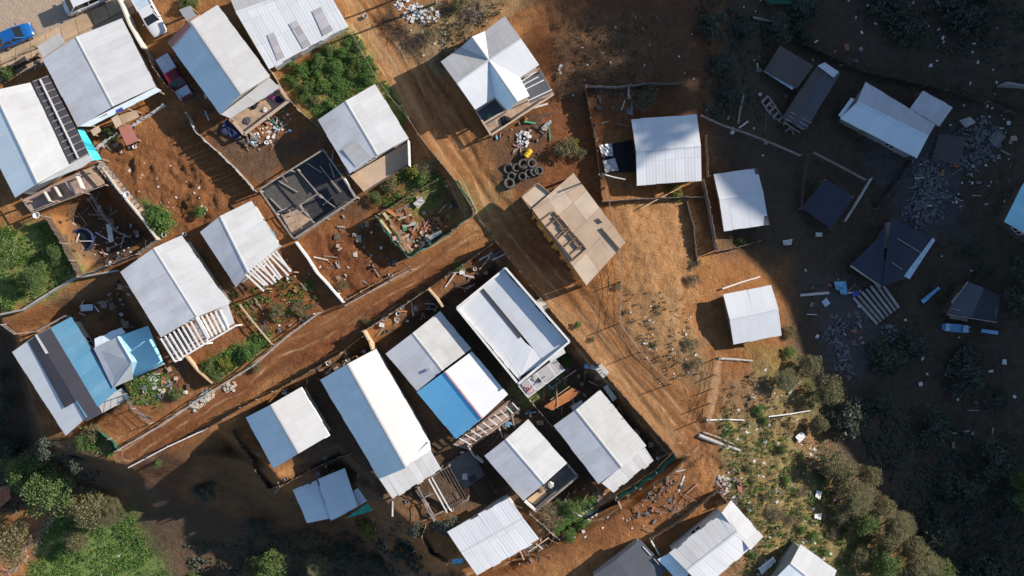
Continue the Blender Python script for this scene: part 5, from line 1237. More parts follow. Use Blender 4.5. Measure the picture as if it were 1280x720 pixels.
sheet_('light board lying in the dark yard beside the tub fence', [(103,433),(119,433),(119,444),(103,444)] if False else [(104,381),(119,380),(119,388),(104,389)], .6, 'paleblue', name='table_top', cat='board')
sheet_('pale propped panel in the garden under the plywood platform', [(660,163),(688,150),(690,153),(664,168)] if False else [(676,160),(688,150),(690,154),(679,164)], .3, 'steel')
plank('pale plank lying in the clear patch near the gabled roof', (698,88), (702,81), .3, .08, 'wpaint')
pole_('white pole lying across the top of the small clean house yard', (902,361), (948,346), .09, 'wpaint', .4, .7, 'pole', 'pole')
pole_('long bleached log across the dirt path below the clean house', (898,448), (940,451), .14)
pole_('white pole barring the dirt steps', (883,525), (930,525), .08, 'wpaint')
pole_('white pole stretched over the eroded bank', (959,520), (1010,512), .07, 'wpaint', .5, .8, 'pole', 'pole')
pole_('bleached fallen trunk under the gully trees', (985,492), (1000,476), .16)
pole_('long grey log across the fork above the lower lane', (873,544), (925,563), .22, 'twigg')
pole_('second thinner log beside the long grey log', (878,540), (918,556), .14, 'twig')
pole_('pale pole lying in the upper gully shade', (940,22), (1000,36), .16, 'woodg')
pole_('pole bundle leaning in the dark yard above the half shaded roof', (929,118), (922,155), .16, 'woodg')
pole_('white hanging pole near the platform and the black sheet', (751,219), (780,226), .07, 'wpaint', 1.2, 1.2, 'pole', 'pole')
pole_('tan pole leaning by the yellow-green shrub below the dappled roof', (800,261), (848,236), .06, 'woodl', .5, 1.3, 'pole', 'pole')
# enclosed yard with the blue round pool
g = G(105, 300); t = thing('paddling_pool', g, 'round dark blue pool standing in the cluttered fenced yard', 'pool')
mb = MB(); mb.lathe([(1.05,.02),(1.22,.1),(1.27,.4),(1.22,.7),(1.12,.72),(1.05,.6),(1.02,.12)], g, 28); mb.build('pool_wall', M['navyc'], t, True)
mb = MB(); mb.lathe([(.001,.42),(1.06,.42)], g, 28); mb.build('pool_water', M['glass'], t)
mb = MB(); mb.beam(g+Vector((-.1,-.15,.75)), g+Vector((1.2,-.15,.75)), .07, .05); mb.build('pole', M['wpaint'], t)
sheet_('white folding board standing in the pool yard', [(136,281),(142,280),(146,302),(140,304)], .7, 'wpaint', name='board', cat='board')
for lb, a, b in (('long pole lying across the pool yard', (112,247), (128,272)), ('short pole near the top of the pool yard', (138,270), (149,263)), ('crossed pole in the upper pool yard', (120,252), (126,240)), ('tan pole at the foot of the pool yard', (140,310), (158,302)), ('thin pole beside the blue pool', (124,273), (137,276))):
    pole_(lb, a, b, .06, 'woodg' if 'tan' not in lb else 'woodl', .3, .4, 'pole', 'pole')
st = thing('ladder_steps', G(150,240), 'long wooden steps down the side of the pool yard', 'stairs'); root_info[st.name] = dict(z0=G(150,240).z)
for i in range(14):
    u = i/13; bars(st, 'tread', [((122+56*u, 210+67*u, .9-.6*u), (131+56*u, 204+67*u, .9-.6*u))], .42, .07, 'plank' if i % 3 else 'woodg')
bars(st, 'stringer', [((121,210,.75),(178,278,.2)),((132,204,.75),(188,271,.2))], .12, .2, 'woodd')
g = G(164,245); t = thing('satellite_dish', g, 'small white dish on the pale wall beside the long steps', 'dish'); mb = MB(); mb.tube(g, g+Vector((0,0,1.1)), .04, .04, 8); mb.build('pole', M['steel'], t); mb = MB(); mb.lathe([(.02,1.1),(.22,1.16),(.36,1.3),(.34,1.32),(.2,1.2)], g, 18); mb.build('bowl', M['wpaint'], t, True)
g = G(52,270); t = thing('satellite_dish', g, 'white dish at the lower corner of the left-edge porch', 'dish'); mb = MB(); mb.tube(g, g+Vector((0,0,1.0)), .04, .04, 8); mb.build('pole', M['steel'], t); mb = MB(); mb.lathe([(.02,1.0),(.25,1.06),(.38,1.2),(.36,1.22),(.2,1.1)], g, 18); mb.build('bowl', M['wpaint'], t, True)
def bucket(mb, g, r=.22, h=.36): mb.lathe([(.001,.03),(r*.75,.03),(r*.78,0),(r,h),(r*1.06,h),(r*1.06,h-.03),(r*.92,h-.02),(r*.7,.05)], g, 14)
for x, y, mt, lb in ((206,294,'wpaint','pink-white pot on the corner of the bright shrub plot'), (457,21,'litter','white bucket alone on the dirt road near the long shadows'), (232,293,'wpaint','white barrel at the top corner of the long pergola house'), (435,449,'wpaint','white tub at the top of the longest shade-blue roof'), (411,454,'wpaint','pale basin in the yard left of the longest roof'), (330,457,'wpaint','small white post cap bucket by the shrubs') if False else (322,440,'wpaint','small white bucket beside the ladder-like fence'), (489,344,'litter','white bucket on the lane fence below the red plot'), (526,367,'yellow','small yellow bucket on the fence above the two-tone house'), (480,398,'litter','white tub on the lane fence corner'), (498,392,'wpaint','large white box on the lane fence') , (503,384,'litter','white can right of the large box on the lane fence')):
    item('bucket', lb, 'bucket', x, y, bucket, mt)
# cluttered deck: clothes and bundles lying on the boards
z3 = root_info[h3.name]['z0']+.54
def bundle(label, px, py, r, mat, name='cloth_bundle', cat='cloth', zz=None, sq=.6):
    z = z3 if zz is None else zz; p = PX(px, py, z); mb = MB(); n, m = 10, 5; vs, fs = [], []
    for j in range(m+1):
        t = j/m*math.pi/2
        for i in range(n):
            a = 2*math.pi*i/n; k = r*(1+random.uniform(-.3,.3)); vs.append(p+Vector((k*math.cos(t)*math.cos(a), k*math.cos(t)*math.sin(a), k*sq*math.sin(t))))
    for j in range(m):
        for i in range(n): fs.append((j*n+i, j*n+(i+1)%n, (j+1)*n+(i+1)%n, (j+1)*n+i))
    mb.raw(vs, fs); o = mb.build(name, M[mat], None, origin=p); return tag(o, label, cat)
bundle('bright magenta bag on the cluttered plank deck', 339, 121, .30, 'magenta'); bundle('rose cloth heap on the cluttered plank deck', 331, 117, .36, 'rose'); bundle('orange-brown cloth on the cluttered plank deck', 323, 125, .34, 'orange'); bundle('pale green round tub cover on the deck corner', 340, 113, .42, 'conc'); bundle('white cloth near the deck railing', 331, 137, .24, 'litter'); bundle('dark box bundle on the deck right of the magenta bag', 349, 125, .36, 'navyc'); bundle('black cloth in the middle of the deck', 317, 131, .4, 'black'); bundle('dark strip of cloth along the deck railing', 309, 151, .4, 'slate', sq=.25); bundle('green plant tub on the gabled house deck', 613, 145, .32, 'greenp', zz=z6+.7); bundle('grey bundle on the gabled house deck', 655, 104, .36, 'stoneg', zz=z6+.7); bundle('black sofa-like heap on the gabled house deck', 633, 152, .55, 'black', zz=z6+.62, sq=.5)
zz = root_info[h26.name]['z0']+.92; bundle('pale cloth on the dark terrace of the lavender-grey house', 689, 606, .35, 'litter', zz=zz); bundle('brown sack on the dark terrace edge', 676, 612, .32, 'wood', zz=zz)
zz = z24+1.32; bundle('rose blanket on the glassy balcony', 660, 487, .36, 'rose', zz=zz); bundle('white pillow on the glassy balcony', 668, 473, .22, 'litter', zz=zz); bundle('grey bag on the glassy balcony', 675, 475, .26, 'stoneg', zz=zz)
# tub and small roofs in the shaded gully
g = G(1194,410); t = thing('boat', g, 'pale blue open boat-like tub beside the black shack', 'boat'); mb = MB(); a = math.radians(-5)
for k, (x0, x1) in enumerate(((-1.5,-1.1),(-1.1,.7),(.7,1.5))):
    pass
R_ = [(-1.5,.36),(-1.3,.42),(0,.44),(1.1,.40),(1.5,.26)]
vs, fs = [], []
for x, wd in R_:
    for y, z in ((-wd,.5),(-wd*.85,.0),(wd*.85,.0),(wd,.5),(wd*.82,.5),(wd*.7,.12),(-wd*.7,.12),(-wd*.82,.5)): vs.append((g.x+x*math.cos(a)-y*math.sin(a), g.y+x*math.sin(a)+y*math.cos(a), g.z+z))
for i in range(len(R_)-1):
    for k in range(8): fs.append((i*8+k,(i+1)*8+k,(i+1)*8+(k+1)%8,i*8+(k+1)%8))
fs += [tuple(range(8)), tuple(range((len(R_)-1)*8+7,(len(R_)-1)*8-1,-1))]
mb.raw(vs, fs); mb.build('hull', M['bluet'], t)
for x in (-1.05, .95): mb = MB(); c_ = (g.x+x*math.cos(a), g.y+x*math.sin(a), g.z+.44); mb.box(c_, .5, .72, .07, a); mb.build('bench', M['paleblue'], t)
plank('short pale blue board right of the boat-like tub', (1225,413), (1246,416), .4, .08, 'bluet', .3, .3)
plank('grey boards beside the black shack wall', (1184,396), (1206,400), .3, .08, 'woodg', .6, .6)
sheet_('faded brown sheet lying right of the pale annex', [(1172,168),(1206,172),(1196,206),(1163,200)], .3, 'brown', crumple=.12)
sheet_('small square grey-green lid near the far right rubble', [(1195,152),(1209,147),(1216,155),(1203,161)], .7, 'conc')
sheet_('grey sheet on the far right rubble', [(1232,175),(1244,162),(1254,172),(1243,186)], .5, 'stoneg')
sheet_('white bag near the navy tarp corner', [(1018,291),(1026,291),(1026,296),(1018,296)], .4, 'litter', crumple=.1)
sheet_('white cloth left of the navy tarp', [(977,301),(989,299),(988,306),(978,307)], .4, 'litter', crumple=.1)
sheet_('teal tarp at the top edge in the shaded gully', [(945,-14),(1020,-18),(1020,6),(958,9)], .8, 'netd', crumple=.2)
sheet_('blue cloth on the fence left of the white stepped roof', [(565,696),(577,694),(580,700),(567,702)], .9, 'bluet', crumple=.1)
# utility pole with its cross arm, wires
def upole(label, px, py, hgt, arm=0.3):
    g = G(px, py); t = thing('utility_pole', g, label, 'pole'); mb = MB(); mb.tube(g-Vector((0,0,.5)), g+Vector((0,0,hgt)), .13, .09, 10); mb.build('shaft', M['woodg'], t)
    d = Vector((math.cos(arm), math.sin(arm), 0)); mb = MB(); mb.beam(g+Vector((0,0,hgt-.5))-d*.8, g+Vector((0,0,hgt-.5))+d*.8, .1, .12); mb.build('cross_arm', M['wood'], t)
    for s in (-.7,.0,.7): mb = MB(); p = g+Vector((0,0,hgt-.44))+d*s; mb.lathe([(.05,0),(.06,.08),(.03,.16),(.001,.17)], p, 8); mb.build('insulator', M['wpaint'], t)
    return g+Vector((0,0,hgt-.3))
pA = upole('utility pole among the white rubble at the top edge', 545, 4, 6.6); pB = upole('utility pole behind the plywood platform', 752, 222, 5.0); pC = upole('thin utility pole by the top of the dirt road', 508, -6, 5.6, 1.2)
def wire(label, p, q, sag=.5):
    mb = MB(); pts = [lerp(p, q, i/10)-Vector((0,0,sag*4*(i/10)*(1-i/10))) for i in range(11)]; mb.path(pts, .018, 4)
    o = mb.build('overhead_wire', M['iron'], None, origin=p); tag(o, label, 'wire')
wire('overhead wire crossing the plywood platform', pB, PX(640, 275, 3.8)); wire('overhead wire from the rubble pole to the big ribbed roof', pA, PX(432, 45, 3.0))
# terracotta heap at left bottom and grey dead branches
sheet_('stack of orange-red roof tiles at the left edge', [(-6,608),(14,606),(17,622),(-6,640)], .5, 'brick', crumple=.08)
plank('pinkish board beside the roof tiles', (21,604), (41,621), .25, .08, 'rose', .4, .4)
mb = MB()
for i in range(150):
    t = random.random(); c = G(lerp(8,70,t)+random.gauss(0,4), lerp(716,642,t)+random.gauss(0,4)); a = random.uniform(0,6.28); L_ = random.uniform(.3,1.0)
    p = Vector((c.x,c.y,hz(c.x,c.y)+random.uniform(.02,.25))); mb.tube(p, p+Vector((L_*math.cos(a), L_*math.sin(a), random.uniform(0,.45))), .025, .008, 4, cap=False)
o = mb.build('dead_branches', M['twigg']); o['kind'] = 'stuff'
mb = MB()
for i in range(420):
    t = random.random(); c = G(lerp(480,525,t)+random.gauss(0,5), lerp(22,60,t)+random.gauss(0,6)); a = random.uniform(0,6.28); L_ = random.uniform(.3,.9)
    p = Vector((c.x,c.y,hz(c.x,c.y)+random.uniform(.0,.5))); mb.tube(p, p+Vector((L_*math.cos(a), L_*math.sin(a), random.uniform(-.1,.3))), .02, .008, 4, cap=False)
o = mb.build('brush_pile', M['woodd']); o['kind'] = 'stuff'
mb = MB()
for i in range(260):
    c = G(593+random.gauss(0,7), 16+random.gauss(0,8)); a = random.uniform(0,6.28); L_ = random.uniform(.3,.8); p = Vector((c.x,c.y,hz(c.x,c.y)+random.uniform(.0,.4))); mb.tube(p, p+Vector((L_*math.cos(a), L_*math.sin(a), random.uniform(-.1,.3))), .02, .008, 4, cap=False)
o = mb.build('brush_pile', M['twig']); o['kind'] = 'stuff'
# sticks and tangle near the road bend
mb = MB()
for i in range(26):
    c = G(random.uniform(812,862), random.uniform(590,640)) if i % 2 else G(random.uniform(795,850), random.uniform(620,660)); a = random.gauss(.6,.8); L_ = random.uniform(.4,1.8); p = Vector((c.x,c.y,hz(c.x,c.y)+random.uniform(.05,.3))); mb.tube(p, p+Vector((L_*math.cos(a), L_*math.sin(a), random.uniform(-.05,.25))), .035, .02, 5, cap=False)
o = mb.build('debris', M['woodg']); o['kind'] = 'stuff'
mb = MB()
for i in range(110):
    c = G(random.uniform(655,700), random.uniform(655,700)) if i % 2 else G(random.uniform(560,600), random.uniform(525,560)); a = random.uniform(0,3.1); L_ = random.uniform(.3,1.2); p = Vector((c.x,c.y,hz(c.x,c.y)+random.uniform(.05,.3))); mb.tube(p, p+Vector((L_*math.cos(a), L_*math.sin(a), random.uniform(-.05,.25))), .035, .02, 5, cap=False)
o = mb.build('debris', M['wood']); o['kind'] = 'stuff'
# ================================================================== plants
TR = [('broad', 75, 600, 1.22, 'large leafy tree with olive lit crown in the lower left corner', 0.96),
      ('olive', 118, 628, 1.05, 'lit yellow-green tree right of the large lower left tree', 0.88),
      ('broad', 42, 585, 0.94, 'dark leafy tree nearest the left edge above the roof tiles', 0.84),
      ('pine', 144, 634, 0.71, 'smallest feathery tree at the tip of the lower left grove', 0.84),
      ('olive', 22, 668, 1.19, 'brownish olive tree at the left edge beside the dead branches', 0.77),
      ('olive', 100, 672, 0.68, 'small grey-green tree between the branches and the grass', 0.69),
      ('broad', 12, 320, 0.78, 'leafy tree at the left edge above the thin curving wall', 0.89),
      ('broad', 52, 345, 0.62, 'low sunlit tree beside the pool yard corner', 0.8),
      ('broad', -4, 372, 0.69, 'leafy tree cut by the left edge below the house shade', 0.89),
      ('broad', 75, 318, 0.45, 'small tree against the ragged pool yard fence', 0.8),
      ('broad', 348, 694, 0.74, 'bright green tree rising from the shaded bottom valley', 2.1),
      ('olive', 322, 700, 0.43, 'pale feathery tree left of the bright valley tree', 2.37),
      ('pine', 404, 697, 0.54, 'dry spiky tree right of the bright valley tree', 2.01),
      ('broad', 250, 716, 0.36, 'small lit treetop at the bottom edge of the shaded valley', 2.37),
      ('olive', 385, 672, 0.42, 'small greyish tree below the stepped shade-blue sheets', 1.28),
      ('olive', 1006, 456, 0.62, 'olive tree nearest the small clean white house', 0.96),
      ('olive', 1028, 486, 0.74, 'round sunlit olive tree at the gully shadow edge', 1.05),
      ('pine', 978, 474, 0.5, 'dark olive tree beside the bleached fallen trunk', 0.88),
      ('olive', 1030, 574, 0.75, 'big feathery olive tree below the eroded bank', 0.96),
      ('olive', 1046, 590, 0.74, 'feathery tree right of the big one, at the shadow edge', 0.96),
      ('pine', 1062, 618, 0.74, 'grey-green feathery tree on the middle gully slope', 0.96),
      ('olive', 1046, 640, 0.5, 'brown-green tree on the middle brushy slope', 0.88),
      ('broad', 1075, 648, 0.62, 'leafy green tree at the lower gully shadow edge', 1.05),
      ('olive', 1100, 668, 0.7, 'olive tree right of the leafy lower gully tree', 1.05),
      ('broad', 1098, 698, 0.74, 'large green tree at the bottom of the gully slope', 1.05),
      ('pine', 1140, 704, 0.94, 'wide feathery dark tree at the bottom edge of the gully', 0.96),
      ('olive', 1072, 692, 0.5, 'small olive tree above the cut-off bottom house', 0.88),
      ('olive', 1078, 592, 0.62, 'round olive tree at the gully shadow edge beside the feathery trees', 1.14),
      ('olive', 1092, 628, 0.67, 'tall olive tree poking into the light mid gully', 1.23),
      ('pine', 1112, 650, 0.67, 'feathery tree at the gully shadow edge, lower down', 1.23),
      ('olive', 1128, 678, 0.67, 'olive tree beside the wide feathery dark tree', 1.32),
      ('broad', 1158, 712, 0.78, 'green tree right of the wide feathery dark tree', 1.32),
      ('olive', 1020, 528, 0.45, 'small olive tree above the lone plastic board', 1.05),
      ('broad', 1272, 622, 0.94, 'leafy tree catching light at the right edge, lower down', 1.93),
      ('olive', 1276, 368, 0.78, 'leafy tree catching light at the right edge beside the black shack', 1.93),
      ('broad', 1262, 596, 0.52, 'small bright tree top above the right edge tree', 1.93)]
for k, x, y, s, lb, sz in TR: plant(k, x, y, s, lb, None, None, sz)
SR = [('vivid', 205, 276, 1.5, 'bright bush at the foot of the clod-covered yard'),
      ('vivid', 195, 268, 1.0, 'small bright bush above the clod yard bush'),
      ('shrub', 196, 285, 0.9, 'green bush by the pale yard wall corner'),
      ('vivid', 252, 265, 0.7, 'little bush by the top corner of the slatted grey house'),
      ('vivid', 378, 88, 0.83, 'big leafy bush at the left of the vegetable plot'),
      ('shrub', 398, 78, 0.86, 'dense green bush in the middle of the vegetable plot'),
      ('vivid', 420, 84, 0.83, 'dense bush right of the middle in the vegetable plot'),
      ('shrub', 440, 92, 0.65, 'bush at the right end of the vegetable plot'),
      ('vivid', 460, 98, 0.79, 'round bright bush by the road fence of the vegetable plot'),
      ('shrub', 386, 112, 0.79, 'bush at the lower middle of the vegetable plot'),
      ('vivid', 405, 108, 0.79, 'bush above the white and grey roof in the vegetable plot'),
      ('yellow', 392, 100, 0.4, 'small yellow flowering bush in the vegetable plot'),
      ('shrub', 368, 102, 0.72, 'bush against the cluttered deck fence'),
      ('vivid', 412, 130, 0.58, 'small bush at the lower corner of the vegetable plot'),
      ('shrub', 448, 60, 0.65, 'tall weeds bush on the roadside below the ribbed roof'),
      ('shrub', 440, 74, 0.65, 'bush below the corner of the ribbed roof'),
      ('yellow', 517, 215, 0.8, 'yellow-green bush beside the plywood floor'),
      ('vivid', 528, 222, 0.9, 'bright bush in the small garden beside the board fence'),
      ('dryshrub', 533, 212, 1.0, 'reddish dry bush in the small garden'),
      ('vivid', 543, 222, 0.7, 'little bush at the corner of the small garden'),
      ('oshrub', 488, 230, 0.9, 'olive bush below the plywood floor'),
      ('shrub', 470, 248, 0.8, 'bush at the lower end of the plywood floor'),
      ('vivid', 311, 441, 1.0, 'bright bush beside the rail fence above the rear lane'),
      ('vivid', 320, 436, 0.7, 'small bright bush next to the ladder-like fence'),
      ('yellow', 282, 456, 0.8, 'yellowish bush in the fenced shrub bed'),
      ('shrub', 262, 458, 0.9, 'dark bush at the left of the fenced shrub bed'),
      ('shrub', 272, 470, 0.8, 'bush touching the rail fence in the shrub bed'),
      ('oshrub', 322, 458, 0.6, 'bush on the lane side of the long rail fence'),
      ('oshrub', 348, 388, 0.9, 'tufted grey-green bush on the weedy red plot'),
      ('dryshrub', 375, 385, 0.7, 'dry bush beside the pale diagonal wall'),
      ('oshrub', 430, 356, 0.6, 'small bush at the foot of the bare red plot'),
      ('dryshrub', 386, 398, 0.5, 'little dry bush inside the lane rail fence'),
      ('shrub', 222, 492, 0.8, 'bush right of the stone heap below the hipped roof'),
      ('shrub', 198, 577, 0.62, 'round clipped bush alone below the lane end rail'),
      ('oshrub', 118, 540, 1.0, 'weedy bush in the green corner left of the lane end'),
      ('shrub', 106, 550, 0.9, 'bush below the corner of the striped roof'),
      ('vivid', 573, 333, 0.6, 'leafy bush at the foot of the lane corner fence'),
      ('oshrub', 460, 402, 0.5, 'bush at the top of the tan wall end'),
      ('yellow', 459, 658, 1.2, 'yellow bush below the green net canopy'),
      ('oshrub', 449, 656, 0.7, 'olive bush left of the yellow bush'),
      ('dryshrub', 686, 646, 1.3, 'round brown bush beside the lower lane'),
      ('vivid', 697, 657, 0.8, 'bright green bush right of the round brown one'),
      ('shrub', 715, 634, 0.9, 'bush among the pale scraps of the lower garden'),
      ('vivid', 712, 668, 0.8, 'roadside weed bush on the lower lane bank'),
      ('vivid', 728, 655, 0.8, 'roadside weed bush nearest the tan gate wall'),
      ('shrub', 700, 632, 0.8, 'bush at the left of the lower garden'),
      ('vivid', 708, 452, 0.6, 'bush below the small white awning'),
      ('yellow', 842, 236, 0.8, 'yellow-green bush under the edge of the dappled square roof'),
      ('shrub', 845, 244, 0.7, 'bush at the foot of the dappled square roof'),
      ('oshrub', 708, 186, 1.2, 'dry green bush beside the tyre yard'),
      ('yellow', 716, 180, 0.7, 'pale bush on the tyre yard slope'),
      ('oshrub', 725, 193, 0.7, 'little bush near the black plastic sheet'),
      ('oshrub', 808, 122, 1.2, 'olive bush above the dappled square roof'),
      ('dryshrub', 800, 130, 0.9, 'dry bush above the dappled square roof corner'),
      ('shrub', 925, 302, 0.6, 'bush inside the low fence of the half shaded house'),
      ('vivid', 722, 406, 0.42, 'small round bush alone on the sunlit road edge'),
      ('oshrub', 741, 424, 0.3, 'tiny weed on the sunlit road'),
      ('dryshrub', 773, 358, 0.42, 'dry bush on the post line of the bare slope'),
      ('oshrub', 782, 390, 0.3, 'low bush beside the post line'),
      ('dryshrub', 865, 350, 0.72, 'dry scrub along the right edge of the bare slope'),
      ('dryshrub', 868, 330, 0.6, 'dry scrub at the alley mouth'),
      ('dryshrub', 862, 430, 0.78, 'grey scrub left of the clean white house shade'),
      ('dryshrub', 868, 455, 0.72, 'grey scrub at the foot of the bare slope'),
      ('oshrub', 818, 430, 0.42, 'green bush in the middle of the lower bare slope'),
      ('vivid', 948, 512, 0.73, 'bright green bush on the cut bank'),
      ('shrub', 955, 525, 0.59, 'bush below the bright one on the cut bank'),
      ('vivid', 985, 440, 0.7, 'bright bush at the corner of the clean white house'),
      ('oshrub', 985, 415, 0.8, 'bush touching the right side of the clean white house'),
      ('vivid', 908, 541, 0.4, 'small bush beside the barred dirt steps'),
      ('shrub', 978, 560, 0.59, 'green bush on the upper brushy slope'),
      ('vivid', 982, 600, 0.53, 'bright bush in the middle of the brushy slope'),
      ('vivid', 1002, 660, 0.59, 'vivid bush low on the brushy slope'),
      ('oshrub', 960, 620, 0.73, 'olive bush above the bottom white wing'),
      ('dryshrub', 968, 640, 0.86, 'brown thicket bush above the bottom white wing'),
      ('dryshrub', 985, 650, 0.73, 'brown bush right of the thicket bush'),
      ('oshrub', 940, 600, 0.53, 'olive bush at the top left of the brushy slope'),
      ('shrub', 1028, 600, 0.53, 'green bush left of the feathery gully trees'),
      ('vivid', 940, 692, 0.53, 'bright bush beside the fallen white sheet'),
      ('oshrub', 935, 585, 0.46, 'small bush right of the fork log'),
      ('dryshrub', 1000, 615, 0.59, 'dry bush in the middle of the brushy slope'),
      ('vivid', 1015, 668, 0.66, 'olive bush between the white board and the bottom houses'),
      ('dryshrub', 1040, 665, 0.66, 'brown bush under the lower gully trees'),
      ('shrub', 1055, 665, 0.59, 'bush beside the leafy lower gully tree'),
      ('vivid', 1030, 690, 0.53, 'bright bush above the cut-off house ridge'),
      ('dryshrub', 560, 80, 0.8, 'dry bush beside the gabled house shadow'),
      ('oshrub', 578, 66, 0.6, 'small weed bush at the top corner of the gabled house'),
      ('dryshrub', 540, 45, 0.9, 'dry bush in the rubble lot'),
      ('oshrub', 575, 5, 1.0, 'dark bush at the top edge beside the footpath'),
      ('shrub', 240, 4, 1.0, 'bush at the top edge beside the little shed'),
      ('yellow', 243, 12, 0.6, 'yellowish bush touching the little shed'),
      ('shrub', 12, 92, 0.9, 'dark bush behind the iron pavement fence'),
      ('shrub', 142, 168, 0.9, 'green bush in front of the plywood shed'),
      ('vivid', 365, 82, 0.6, 'leafy clump at the top left of the vegetable plot'),
      ('shrub', 410, 62, 0.7, 'clump at the top of the vegetable plot under the ribbed eave'),
      ('vivid', 430, 66, 0.7, 'clump at the top right of the vegetable plot'),
      ('shrub', 452, 84, 0.6, 'low clump near the round bush of the vegetable plot'),
      ('vivid', 398, 94, 0.6, 'low clump beside the yellow flowering bush'),
      ('vivid', 425, 108, 0.6, 'low clump in the right half of the vegetable plot'),
      ('shrub', 378, 122, 0.6, 'low clump at the bottom left of the vegetable plot'),
      ('oshrub', 395, 126, 0.6, 'grey-green clump near the foot of the vegetable plot')]
for k, x, y, s, lb in SR: plant(k, x, y, s, lb)
# unlit gully scrub: nothing tells these apart
DK = []
rr = random.Random(3)
while len(DK) < 46:
    x, y = rr.uniform(880, 1280), rr.uniform(-10, 725)
    if y > 420: ok = x > 1070 + (y-420)*.35 or (1050 < x and y < 520)
    else: ok = (x > 1180 and y > 280) or (y < 60 and x > 880) or (870 < x < 960 and 20 < y < 140)
    if 1170 < x < 1260 and 340 < y < 425: ok = False
    if x > 1225 and 200 < y < 330: ok = False
    if ok: DK.append((x, y))
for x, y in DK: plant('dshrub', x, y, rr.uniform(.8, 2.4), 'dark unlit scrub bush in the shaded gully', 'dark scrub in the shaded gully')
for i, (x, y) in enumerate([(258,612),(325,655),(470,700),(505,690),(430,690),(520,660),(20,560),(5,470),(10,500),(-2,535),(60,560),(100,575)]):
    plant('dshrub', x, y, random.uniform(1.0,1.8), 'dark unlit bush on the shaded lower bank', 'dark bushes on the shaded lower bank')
for x, y, lb in ((560,655,'dark bush left of the white stepped roof'),):
    plant('dshrub', x, y, 1.3, lb)
o = tufts('grass', [([(60,645),(160,635),(220,735),(30,735)], .5), ([(-5,285),(60,278),(100,335),(60,375),(-5,395)], .2), ([(100,530),(150,555),(140,570),(95,560)], .08), ([(430,45),(448,45),(512,150),(498,158)], .12), ([(690,640),(745,610),(745,645),(700,670)], .1)], 3600, .10, .30, 'leafv')
o = tufts('weeds', [([(355,98),(432,45),(478,95),(402,150)], .35), ([(900,520),(985,545),(1110,720),(930,720)], .2), ([(250,455),(330,412),(342,428),(262,482)], .08), ([(480,215),(550,200),(560,245),(480,260)], .06), ([(165,460),(215,470),(195,510),(165,500)], .06), ([(175,255),(215,268),(205,300),(190,290)], .05), ([(280,370),(390,340),(400,380),(330,425)], .05)], 4200, .15, .38, 'leafv')
o = tufts('dry_grass', [([(520,10),(640,0),(595,45),(550,95)], .09), ([(775,365),(850,365),(880,470),(820,475)], .03), ([(900,490),(960,455),(1100,650),(1110,720),(910,720)], .45), ([(690,30),(820,30),(820,120),(700,130)], .08)], 3600, .12, .32, 'dry')
# wood on the hill crest outside the picture: its crowns dapple the lots at the top
mb = MB(); tb = MB()
rr = random.Random(11)
for i in range(66):
    y = lerp(46.2, 80, i/65)+rr.uniform(-.8,.8); x = XC + rr.uniform(-4, 6); zg = float(hbase(np.array([x]), np.array([y]))[0])-1.0
    hgt = rr.uniform(5, 8) if y < 48 else rr.uniform(5, 12)
    tb.tube((x,y,zg-1), (x,y,zg+hgt*.8), .3, .12, 7)
    for k in range(9):
        a = rr.uniform(0,6.28); R0 = hgt*.33*math.sqrt(rr.random()); c = Vector((x+R0*math.cos(a), y+R0*math.sin(a), zg+hgt*rr.uniform(.35,1.0)))
        for q in range(70):
            d = Vector((rr.gauss(0,1),rr.gauss(0,1),rr.gauss(0,.8))).normalized(); leafquad(mb, c+d*rr.random()**.5*hgt*.16, .7)
n0 = len(mb.v); mb.raw(tb.v, tb.f)
o = mb.build('woods', M['leafd']); o['kind'] = 'stuff'

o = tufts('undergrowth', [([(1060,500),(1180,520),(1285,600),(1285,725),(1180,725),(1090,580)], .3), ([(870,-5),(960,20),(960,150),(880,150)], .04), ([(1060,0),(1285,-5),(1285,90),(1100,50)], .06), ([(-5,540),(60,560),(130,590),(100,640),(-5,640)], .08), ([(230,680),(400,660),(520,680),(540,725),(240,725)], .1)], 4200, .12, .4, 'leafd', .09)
def clutter(poly, n, mats, s1=.5):
    bs = {}
    xs = [p[0] for p in poly]; ys = [p[1] for p in poly]; k = 0
    while k < n:
        x, y = random.uniform(min(xs),max(xs)), random.uniform(min(ys),max(ys)); ins = False
        for i in range(len(poly)):
            (x0,y0),(x1,y1) = poly[i], poly[(i+1)%len(poly)]
            if (y0 > y) != (y1 > y) and x < (x1-x0)*(y-y0)/(y1-y0)+x0: ins = not ins
        if not ins: continue
        k += 1; g = G(x, y); mb = bs.setdefault(random.choice(mats), MB()); q = random.random(); z = hz(g.x, g.y)
        if q < .45:
            a = random.uniform(0,6.28); L = random.uniform(.3, s1*4); d = Vector((math.cos(a), math.sin(a), 0))*L/2
            mb.beam(Vector((g.x,g.y,z+.05))-d, Vector((g.x,g.y,z+random.uniform(.05,.25)))+d, random.uniform(.06,.18), .05)
        elif q < .75: mb.box((g.x,g.y,z-.03), random.uniform(.12,s1), random.uniform(.12,s1), random.uniform(.06,.3), random.uniform(0,3))
        elif q < .9:
            w, h = random.uniform(.3,s1*1.6), random.uniform(.3,s1*1.6); pts = [Vector((g.x+sx*w, g.y+sy*h, z+.08+random.uniform(0,.2))) for sx, sy in ((-.5,-.4),(.5,-.5),(.4,.5),(-.5,.5))]; polyroof(mb, pts, .02)
        else: mb.lathe([(.001,.0),(.16,.0),(.2,.3),(.17,.3),(.001,.05)], (g.x,g.y,z), 10)
    for m, mb in bs.items(): o = mb.build('debris', M[m]); o['kind'] = 'stuff'
MX = ['wood','woodg','woodd','plank','litter','stoneg','brick','rubberg']
